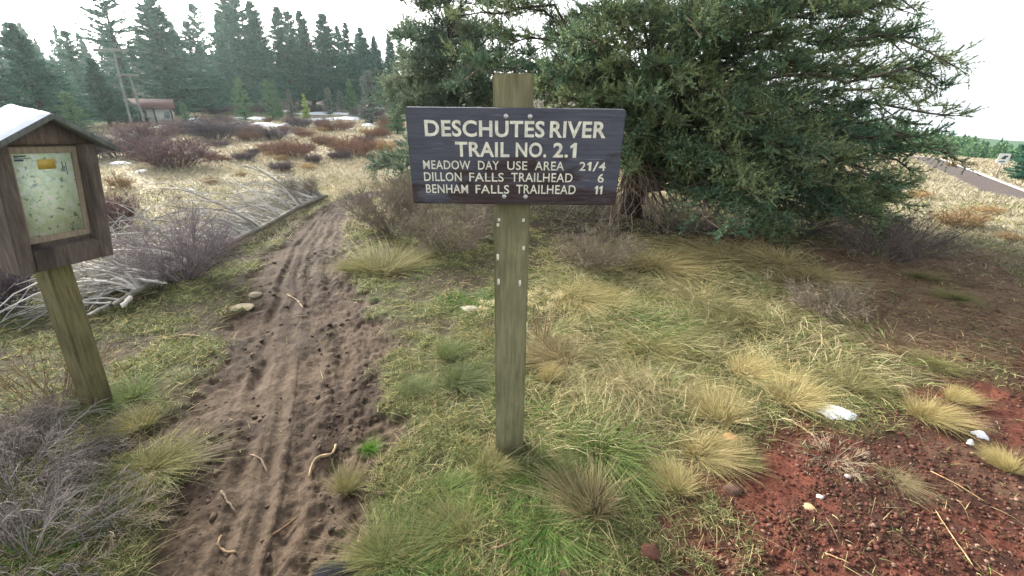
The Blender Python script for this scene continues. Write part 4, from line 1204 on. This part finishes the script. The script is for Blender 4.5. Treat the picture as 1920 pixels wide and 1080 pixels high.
# ------------------------------------------------------------------ grass tussocks
def tussock(seed, n=1900, lean=.62, pal=((150, 138, 90), (196, 182, 132)), droop=.28, wid=.0021, h=1.):
    rng = np.random.default_rng(seed)
    th = rng.uniform(0, 2 * PI, n); rr = rng.uniform(0, 1, n) ** .5
    st = np.stack([np.cos(th) * rr * .22, np.sin(th) * rr * .22, np.full(n, -.03)], 1)
    th2 = th + rng.normal(size=n) * .9
    ln = lean * rr * rng.uniform(.4, 1.5, n)
    d = np.stack([np.cos(th2) * ln + .35 * rng.uniform(0, 1.6, n), np.sin(th2) * ln - .2, np.ones(n) * .85], 1) * (h * rng.uniform(.3, 1.05, n))[:, None]
    c0, c1 = lin(*pal[0]), lin(*pal[1])
    c = c0 + (c1 - c0) * rng.uniform(0, 1, (n, 1))
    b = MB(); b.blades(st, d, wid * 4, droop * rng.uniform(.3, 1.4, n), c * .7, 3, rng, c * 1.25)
    return b.mesh('tussock')
TS = {'straw': [tussock(1), tussock(2, 1900, .75)], 'tan': [tussock(3, 1400, .8, ((140, 126, 92), (184, 170, 130))), tussock(4, 1200, 1.0, ((132, 118, 86), (178, 164, 126)))],
      'green': [tussock(5, 1200, 1.3, ((88, 108, 62), (138, 148, 92))), tussock(6, 1000, 1.4, ((80, 104, 56), (128, 142, 82)))], 'olive': [tussock(7, 1200, .9, ((110, 108, 68), (158, 150, 104))), tussock(8, 1200, 1.1, ((104, 106, 66), (150, 146, 98)))],
      'bright': [tussock(9, 600, 1.2, ((76, 130, 40), (120, 160, 60)), h=.8)], 'dark': [tussock(10, 1200, .9, ((84, 98, 62), (122, 130, 84)))], 'tall': [tussock(11, 1000, .7, ((150, 138, 92), (196, 182, 134)), .45, .0022), tussock(12, 1000, 1.0, ((134, 126, 84), (180, 168, 122)), .5, .0022)]}
tl = [('straw', 1348, 782, 110, 66, 'pale straw tussock at the top left corner of the red gravel'), ('straw', 1480, 752, 110, 52, 'pale straw tussock left of the biggest snow patch'), ('olive', 1594, 728, 86, 52, 'olive tussock directly above the biggest snow patch'), ('straw', 1318, 850, 100, 56, 'greyish tussock below the pale corner tussock'),
 ('tan', 1105, 950, 130, 86, 'big tan tussock low in front and right of the post'), ('straw', 1268, 915, 80, 50, 'washed out tussock at the left border of the gravel'), ('tan', 1190, 732, 120, 56, 'tan tussock with bent blades right of the post'), ('tan', 1052, 672, 110, 66, 'tan tussock close to the right side of the post'), ('straw', 1028, 716, 44, 62, 'upright narrow straw tussock touching the post'),
 ('straw', 1732, 785, 80, 74, 'tall wispy tussock right of the biggest snow patch'), ('straw', 1788, 750, 50, 48, 'small wispy tussock above the small snow piece'), ('olive', 1413, 874, 34, 36, 'small olive tuft alone on the red gravel'), ('dark', 842, 668, 56, 40, 'dark olive tuft left of the post at mid height'), ('dark', 784, 738, 60, 28, 'dark green tuft nearest the trail edge left of the post'),
 ('dark', 860, 715, 90, 36, 'blue green tuft between the dark tufts and the post'), ('green', 1128, 850, 120, 90, 'green tussock with straw tips right of the post base'), ('olive', 648, 908, 60, 26, 'olive tuft on the mud right of the hooked stick'), ('bright', 690, 830, 40, 24, 'bright green tuft at the trail edge above the hooked stick'), ('bright', 911, 950, 44, 26, 'bright green leafy tuft below the post'),
 ('green', 830, 920, 80, 40, 'green tuft halfway between post base and trail'), ('olive', 715, 1045, 100, 46, 'olive tuft at the bottom beside the trail'), ('green', 760, 1050, 120, 60, 'green tuft at the bottom right of the olive one'), ('olive', 860, 1000, 120, 50, 'yellowish green tuft at the bottom below the post'), ('green', 1030, 985, 110, 50, 'green tuft under the big tan tussock'),
 ('olive', 1222, 655, 100, 50, 'yellow green tussock in the middle of the dry grass'), ('olive', 1310, 664, 60, 36, 'small olive tuft right of the yellow green tussock'), ('olive', 1726, 520, 50, 32, 'yellow green tuft beneath the bare brush of the juniper'), ('olive', 1795, 560, 50, 28, 'small olive tuft in the brown litter at the right'), ('olive', 725, 505, 150, 56, 'yellow green tussock at the foot of the sagebrush by the trail'),
 ('olive', 660, 505, 60, 36, 'straw green tuft at the trail edge below the sagebrush'), ('tall', 1450, 492, 150, 66, 'tall dry tussock in front of the juniper skirt'), ('tall', 1345, 482, 150, 70, 'tall dry tussock in front of the dead lower branches'), ('tall', 1230, 500, 150, 66, 'tall dry tussock left of the dead lower branches'), ('tall', 1080, 560, 130, 60, 'drab tall tussock behind the dried flowers'),
 ('olive', 1390, 600, 130, 50, 'yellowish grass clump at the centre of the dry slope'), ('tall', 1300, 560, 120, 50, 'loose straw clump on the dry slope'), ('tall', 1520, 520, 120, 50, 'straw clump below the right juniper skirt'), ('green', 1180, 600, 120, 40, 'low green clump in the hollow behind the post'), ('straw', 1400, 700, 100, 40, 'flattened straw clump above the pale corner tussock'),
 ('olive', 1760, 690, 60, 36, 'small clump in litter right of the olive tussock'), ('green', 240, 745, 90, 40, 'green tuft at the right foot of the kiosk post'), ('olive', 290, 880, 110, 50, 'olive tuft between the dead brush and the trail'), ('olive', 260, 800, 80, 44, 'olive tuft below the kiosk post'), ('tan', 1680, 900, 60, 22, 'flattened tan tuft at mid gravel'),
 ('straw', 1885, 880, 60, 50, 'wispy straw tuft at the right edge of the gravel'), ('green', 1000, 900, 100, 40, 'green clump just right of the post base'), ('olive', 915, 880, 80, 44, 'olive clump just left of the post base')]
for i, (kd, u, v, wp, hp, lab) in enumerate(tl):
    me = TS[kd][i % len(TS[kd])]
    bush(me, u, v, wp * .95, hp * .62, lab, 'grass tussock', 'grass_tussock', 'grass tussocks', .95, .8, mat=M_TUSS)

# ------------------------------------------------------------------ grass layers (uncountable)
def polar(rng, n, r0, r1, a0=-66, a1=66):
    r = np.exp(rng.uniform(math.log(r0), math.log(r1), n)); a = R(1) * rng.uniform(a0, a1, n)
    return r * np.sin(a), r * np.cos(a), r

def blob(x, y, items):
    s = np.zeros_like(x)
    for u, v, w_ in items:
        px, py = P0(u, v); rw = w_ / FPX * math.hypot(px, py)
        s = np.maximum(s, np.exp(-(((x - px) ** 2 + (y - py) ** 2) / rw ** 2)))
    return s
GREEN = [(870, 560, 60), (800, 520, 70), (1000, 930, 110), (800, 1020, 120), (760, 1060, 120), (1120, 860, 60), (1180, 600, 60), (1340, 600, 50), (1090, 690, 60), (250, 740, 60), (880, 700, 60), (1020, 1040, 110), (1480, 560, 60), (1010, 760, 40), (830, 930, 60), (1330, 540, 60), (690, 1030, 60), (120, 1000, 80)]
LONG = [P0(*p) for p in [(1010, 470), (1200, 445), (1500, 450), (1600, 560), (1720, 700), (1560, 750), (1300, 790), (1180, 840), (1020, 830), (1010, 640)]]

def short_grass():
    rng = np.random.default_rng(101)
    n = 430000
    x, y, r = polar(rng, n, .75, 13)
    z, m = micro(x, y, True); q, al, tr, ci, li, ju, n1, n2 = m
    z = z + T(x, y)
    dens = (1 - .985 * tr) * (1 - .97 * ci) * (1 - .85 * li) * (1 - .5 * ju) * (.10 + .9 * ss(-.25, .25, n1 + .5 * n2))
    for px_, py_ in POSTS: dens = dens * ss(.07, .17, np.hypot(x - px_, y - py_))
    k = rng.uniform(0, 1, n) < dens
    x, y, r, z, n1, n2 = x[k], y[k], r[k], z[k], n1[k], n2[k]; n = len(x)
    g = np.clip(blob(x, y, GREEN) * 1.3 + .45 * fbm(x * 1.1, y * 1.1, 61, 3) - .05, 0, 1)
    left_side = ss(.2, -.8, x) * ss(8, 3, r)  # near left side, where the grass is tinted mossier
    c = lin(130, 140, 88) * (1 - g[:, None]) + lin(92, 136, 62) * g[:, None]
    mossy = (left_side * rng.uniform(0, 1, n) * .8)[:, None]
    c = c * (1 - mossy) + lin(122, 128, 80) * mossy
    st = (rng.uniform(0, 1, n) < .30 - .2 * g)[:, None]
    c = np.where(st, lin(192, 178, 130), c)
    br = (rng.uniform(0, 1, n) < .22)[:, None]
    c = np.where(br, lin(84, 68, 50), c)
    c = c * rng.uniform(.65, 1.25, (n, 1))
    h = (.018 + .030 * rng.uniform(0, 1, n) + .03 * g * rng.uniform(0, 1, n)) * (1 + r * .07)
    th = rng.uniform(0, 2 * PI, n); ln = rng.uniform(.2, 1.8, n)
    vec = np.stack([np.cos(th) * ln, np.sin(th) * ln, np.ones(n)], 1) * h[:, None]
    b = MB(); b.blades(np.stack([x, y, z - .004], 1), vec, np.maximum(.0028, .0013 * r) * rng.uniform(.7, 1.3, n), .3, c, 2, rng)
    return tag(b.obj('short_grass', M_GRASS), 'short olive and green grass around the sign', 'grass', kind='stuff')
short_grass()

def straw_litter():
    rng = np.random.default_rng(103)
    n = 240000
    x, y, r = polar(rng, n, .8, 11)
    z, m = micro(x, y, True); q, al, tr, ci, li, ju, n1, n2 = m
    z = z + T(x, y)
    ins = poly_dist(x, y, LONG) + .25 * n1
    dens = (.13 + .8 * ss(.3, -.3, ins) * (.25 + .75 * ss(-.3, .2, n2 + n1))) * (1 - .99 * tr) * (1 - .93 * ci)
    dens = np.maximum(dens, .7 * li * (1 - ci))
    k = rng.uniform(0, 1, n) < dens
    x, y, r, z, li, ins = x[k], y[k], r[k], z[k], li[k], ins[k]; n = len(x)
    th = fbm(x * .9, y * .9, 91, 2) * 4 + rng.normal(size=n) * .8 - .5
    L = rng.uniform(.04, .17, n) * (1 + 1.0 * ss(.2, -.3, ins))
    up = rng.uniform(.05, .5, n) + .5 * ss(.2, -.3, ins) * rng.uniform(0, 1, n)
    vec = np.stack([np.cos(th), np.sin(th), up], 1) * L[:, None]
    c = np.where((rng.uniform(0, 1, n) < .35)[:, None], lin(122, 132, 80), lin(188, 174, 130)) * rng.uniform(.4, 1.2, (n, 1))
    c = c * (1 - li[:, None]) + li[:, None] * lin(142, 116, 92) * rng.uniform(.4, 1.3, (n, 1))
    b = MB(); b.blades(np.stack([x, y, z + .002], 1), vec, np.maximum(.0030, .0011 * r), up * .9, c, 3, rng)
    n = 75000
    x, y, r = polar(rng, n, 1.3, 9, -14, 55)
    z, m = micro(x, y, True); q, al, tr, ci, li, ju, n1, n2 = m; z = z + T(x, y)
    ins = poly_dist(x, y, LONG) + .35 * n1
    k = rng.uniform(0, 1, n) < ss(.25, -.2, ins) * (1 - .97 * ci) * (1 - tr) * (.2 + .8 * ss(-.2, .3, n1 + n2))
    x, y, r, z = x[k], y[k], r[k], z[k]; n = len(x)
    th = fbm(x * 1.4, y * 1.4, 191, 2) * 5 - 1.3 + rng.normal(size=n) * .7
    L = rng.uniform(.12, .36, n); up = rng.uniform(.3, 1.3, n)
    vec = np.stack([np.cos(th), np.sin(th), up], 1); vec *= (L / np.linalg.norm(vec, axis=1))[:, None]
    c = np.where((rng.uniform(0, 1, n) < .3)[:, None], lin(122, 146, 80), lin(202, 192, 150)) * rng.uniform(.45, 1.2, (n, 1))
    b.blades(np.stack([x, y, z - .005], 1), vec, np.maximum(.003, .0010 * r), rng.uniform(.3, .8, n), c, 4, rng)
    return tag(b.obj('dry_grass_litter', M_GRASS), 'long bent straw and green grass lying on the slope behind the sign', 'grass', kind='stuff')
straw_litter()

def meadow():
    rng = np.random.default_rng(107)
    n = 330000
    x, y, r = polar(rng, n, 6.5, 75)
    z, m = micro(x, y, True); q, al, tr, ci, li, ju, n1, n2 = m
    z = z + T(x, y)
    s = (x - RA[0]) * RN[0] + (y - RA[1]) * RN[1]; l = x * RD[0] + y * RD[1]
    road = (l > 13) & (s > -1.6) & (s < -.2)
    dens = (1 - tr) * (1 - .8 * li) * (1 - .85 * ju) * (.35 + .65 * ss(-.4, .2, fbm(x * .6, y * .6, 44, 3))) * ss(6, 9, r)
    for X, Y, A_, B_ in SNOWS:
        dens = dens * np.where(np.hypot(x - X, y - Y) < max(A_, B_) * 1.15, .04, 1)
        far_ = math.hypot(X, Y); ua, ub = X / far_, Y / far_
        along = x * ua + y * ub; acr = x * ub - y * ua
        dens = dens * np.where((along > far_ - 5) & (along < far_) & (np.abs(acr) < A_), .35, 1)
    k = (rng.uniform(0, 1, n) < dens) & ~road
    x, y, r, z = x[k], y[k], r[k], z[k]; n = len(x)
    pn = fbm(x * .25, y * .25, 47, 3)[:, None]
    c = lin(168, 160, 136) * (1 - .6 * ss(-.1, .4, pn)) + lin(148, 130, 108) * .6 * ss(-.1, .4, pn)
    c = c * rng.uniform(.7, 1.15, (n, 1))
    h = rng.uniform(.07, .24, n) * (.6 + .4 * ss(8, 16, r))
    th = rng.uniform(0, 2 * PI, n); ln = rng.uniform(.1, 1.2, n)
    vec = np.stack([np.cos(th) * ln, np.sin(th) * ln, np.ones(n)], 1) * h[:, None]
    b = MB(); b.blades(np.stack([x, y, z - .01], 1), vec, np.maximum(.008, .0016 * r) * rng.uniform(.7, 1.4, n), .3, c, 2, rng)
    return tag(b.obj('meadow_grass', M_GRASS), 'pale straw meadow grass', 'grass', kind='stuff')
meadow()

def pebbles():
    import bmesh
    rng = np.random.default_rng(109)
    bm = bmesh.new(); bmesh.ops.create_icosphere(bm, subdivisions=1, radius=1)
    sv = np.array([v.co[:] for v in bm.verts]); sf = np.array([[q.index for q in p.verts] for p in bm.faces]); bm.free()
    n = 100000
    x, y, r = polar(rng, n, .8, 6.5, -45, 66)
    z, m = micro(x, y, True); q, al, tr, ci, li, ju, n1, n2 = m
    z = z + T(x, y)
    edge = ss(.5, .0, np.abs(poly_dist(x, y, CIN)))
    dens = np.clip(ci * (.35 + .65 * ss(-.3, .3, n1)) + .12 * li + .10 * edge, 0, 1)
    k = rng.uniform(0, 1, n) < dens
    x, y, z, r = x[k], y[k], z[k], r[k]; n = len(x)
    s = (.0018 + .0065 * rng.uniform(0, 1, n) ** 4) * (1 + .1 * r)
    V = sv[None] * (1 + .3 * rng.normal(size=(n, len(sv), 1))) * np.stack([s * rng.uniform(.8, 1.5, n), s * rng.uniform(.8, 1.4, n), s * rng.uniform(.5, .9, n)], 1)[:, None]
    V = V + np.stack([x, y, z + s * .25], 1)[:, None]
    F = sf[None] + (np.arange(n) * len(sv))[:, None, None]
    c = np.where((rng.uniform(0, 1, n) < .14)[:, None], lin(128, 102, 86), lin(92, 57, 45)) * rng.uniform(.55, 1.2, (n, 1))
    b = MB(); b.add(V, t=F.reshape(-1, 3), c=np.repeat(c, len(sv), 0))
    tag(b.obj('red_gravel', M_STONE), 'loose red cinder pebbles', 'gravel', kind='stuff')
    # mud clods and bits of wood on the trail and its banks
    n = 26000
    x, y, r = polar(rng, n, .8, 9, -60, 10)
    z, m = micro(x, y, True); q, al, tr, ci, li, ju, n1, n2 = m
    z = z + T(x, y)
    dens = .22 * ss(1.35, .9, np.abs(q)) * (1 - .85 * np.exp(-((q + .2) / .33) ** 2)) * ss(-.4, .4, n1 + .2)
    k = rng.uniform(0, 1, n) < dens
    x, y, z, r = x[k], y[k], z[k], r[k]; n = len(x)
    s = (.003 + .010 * rng.uniform(0, 1, n) ** 4) * (1 + .12 * r)
    V = sv[None] * (1 + .35 * rng.normal(size=(n, len(sv), 1))) * np.stack([s * rng.uniform(.8, 1.7, n), s * rng.uniform(.8, 1.7, n), s * rng.uniform(.5, 1., n)], 1)[:, None]
    V = V + np.stack([x, y, z - s * .05], 1)[:, None]
    F = sf[None] + (np.arange(n) * len(sv))[:, None, None]
    c = lin(72, 59, 47) * rng.uniform(.6, 1.3, (n, 1))
    b = MB(); b.add(V, t=F.reshape(-1, 3), c=np.repeat(c, len(sv), 0))
    tag(b.obj('mud_clods', M_STONE), 'loose clods of mud along the trail', 'mud', kind='stuff')
pebbles()

# ------------------------------------------------------------------ air: far things pale towards the back of the meadow
def haze():
    b = MB(); b.box(-190, 190, -30, 215, -45, 48)
    me = b.mesh('haze')
    m = bpy.data.materials.new('haze'); m.use_nodes = True
    nt = m.node_tree; nt.nodes.remove(nt.nodes['Principled BSDF'])
    v = nt.nodes.new('ShaderNodeVolumePrincipled')
    v.inputs['Color'].default_value = (.76, .94, .93, 1); v.inputs['Density'].default_value = .0005; v.inputs['Anisotropy'].default_value = .7
    nt.links.new(v.outputs[0], nt.nodes['Material Output'].inputs['Volume'])
    o = mk('haze', me, m); tag(o, 'thin pale air over the meadow and forest', 'haze', kind='stuff')
haze()
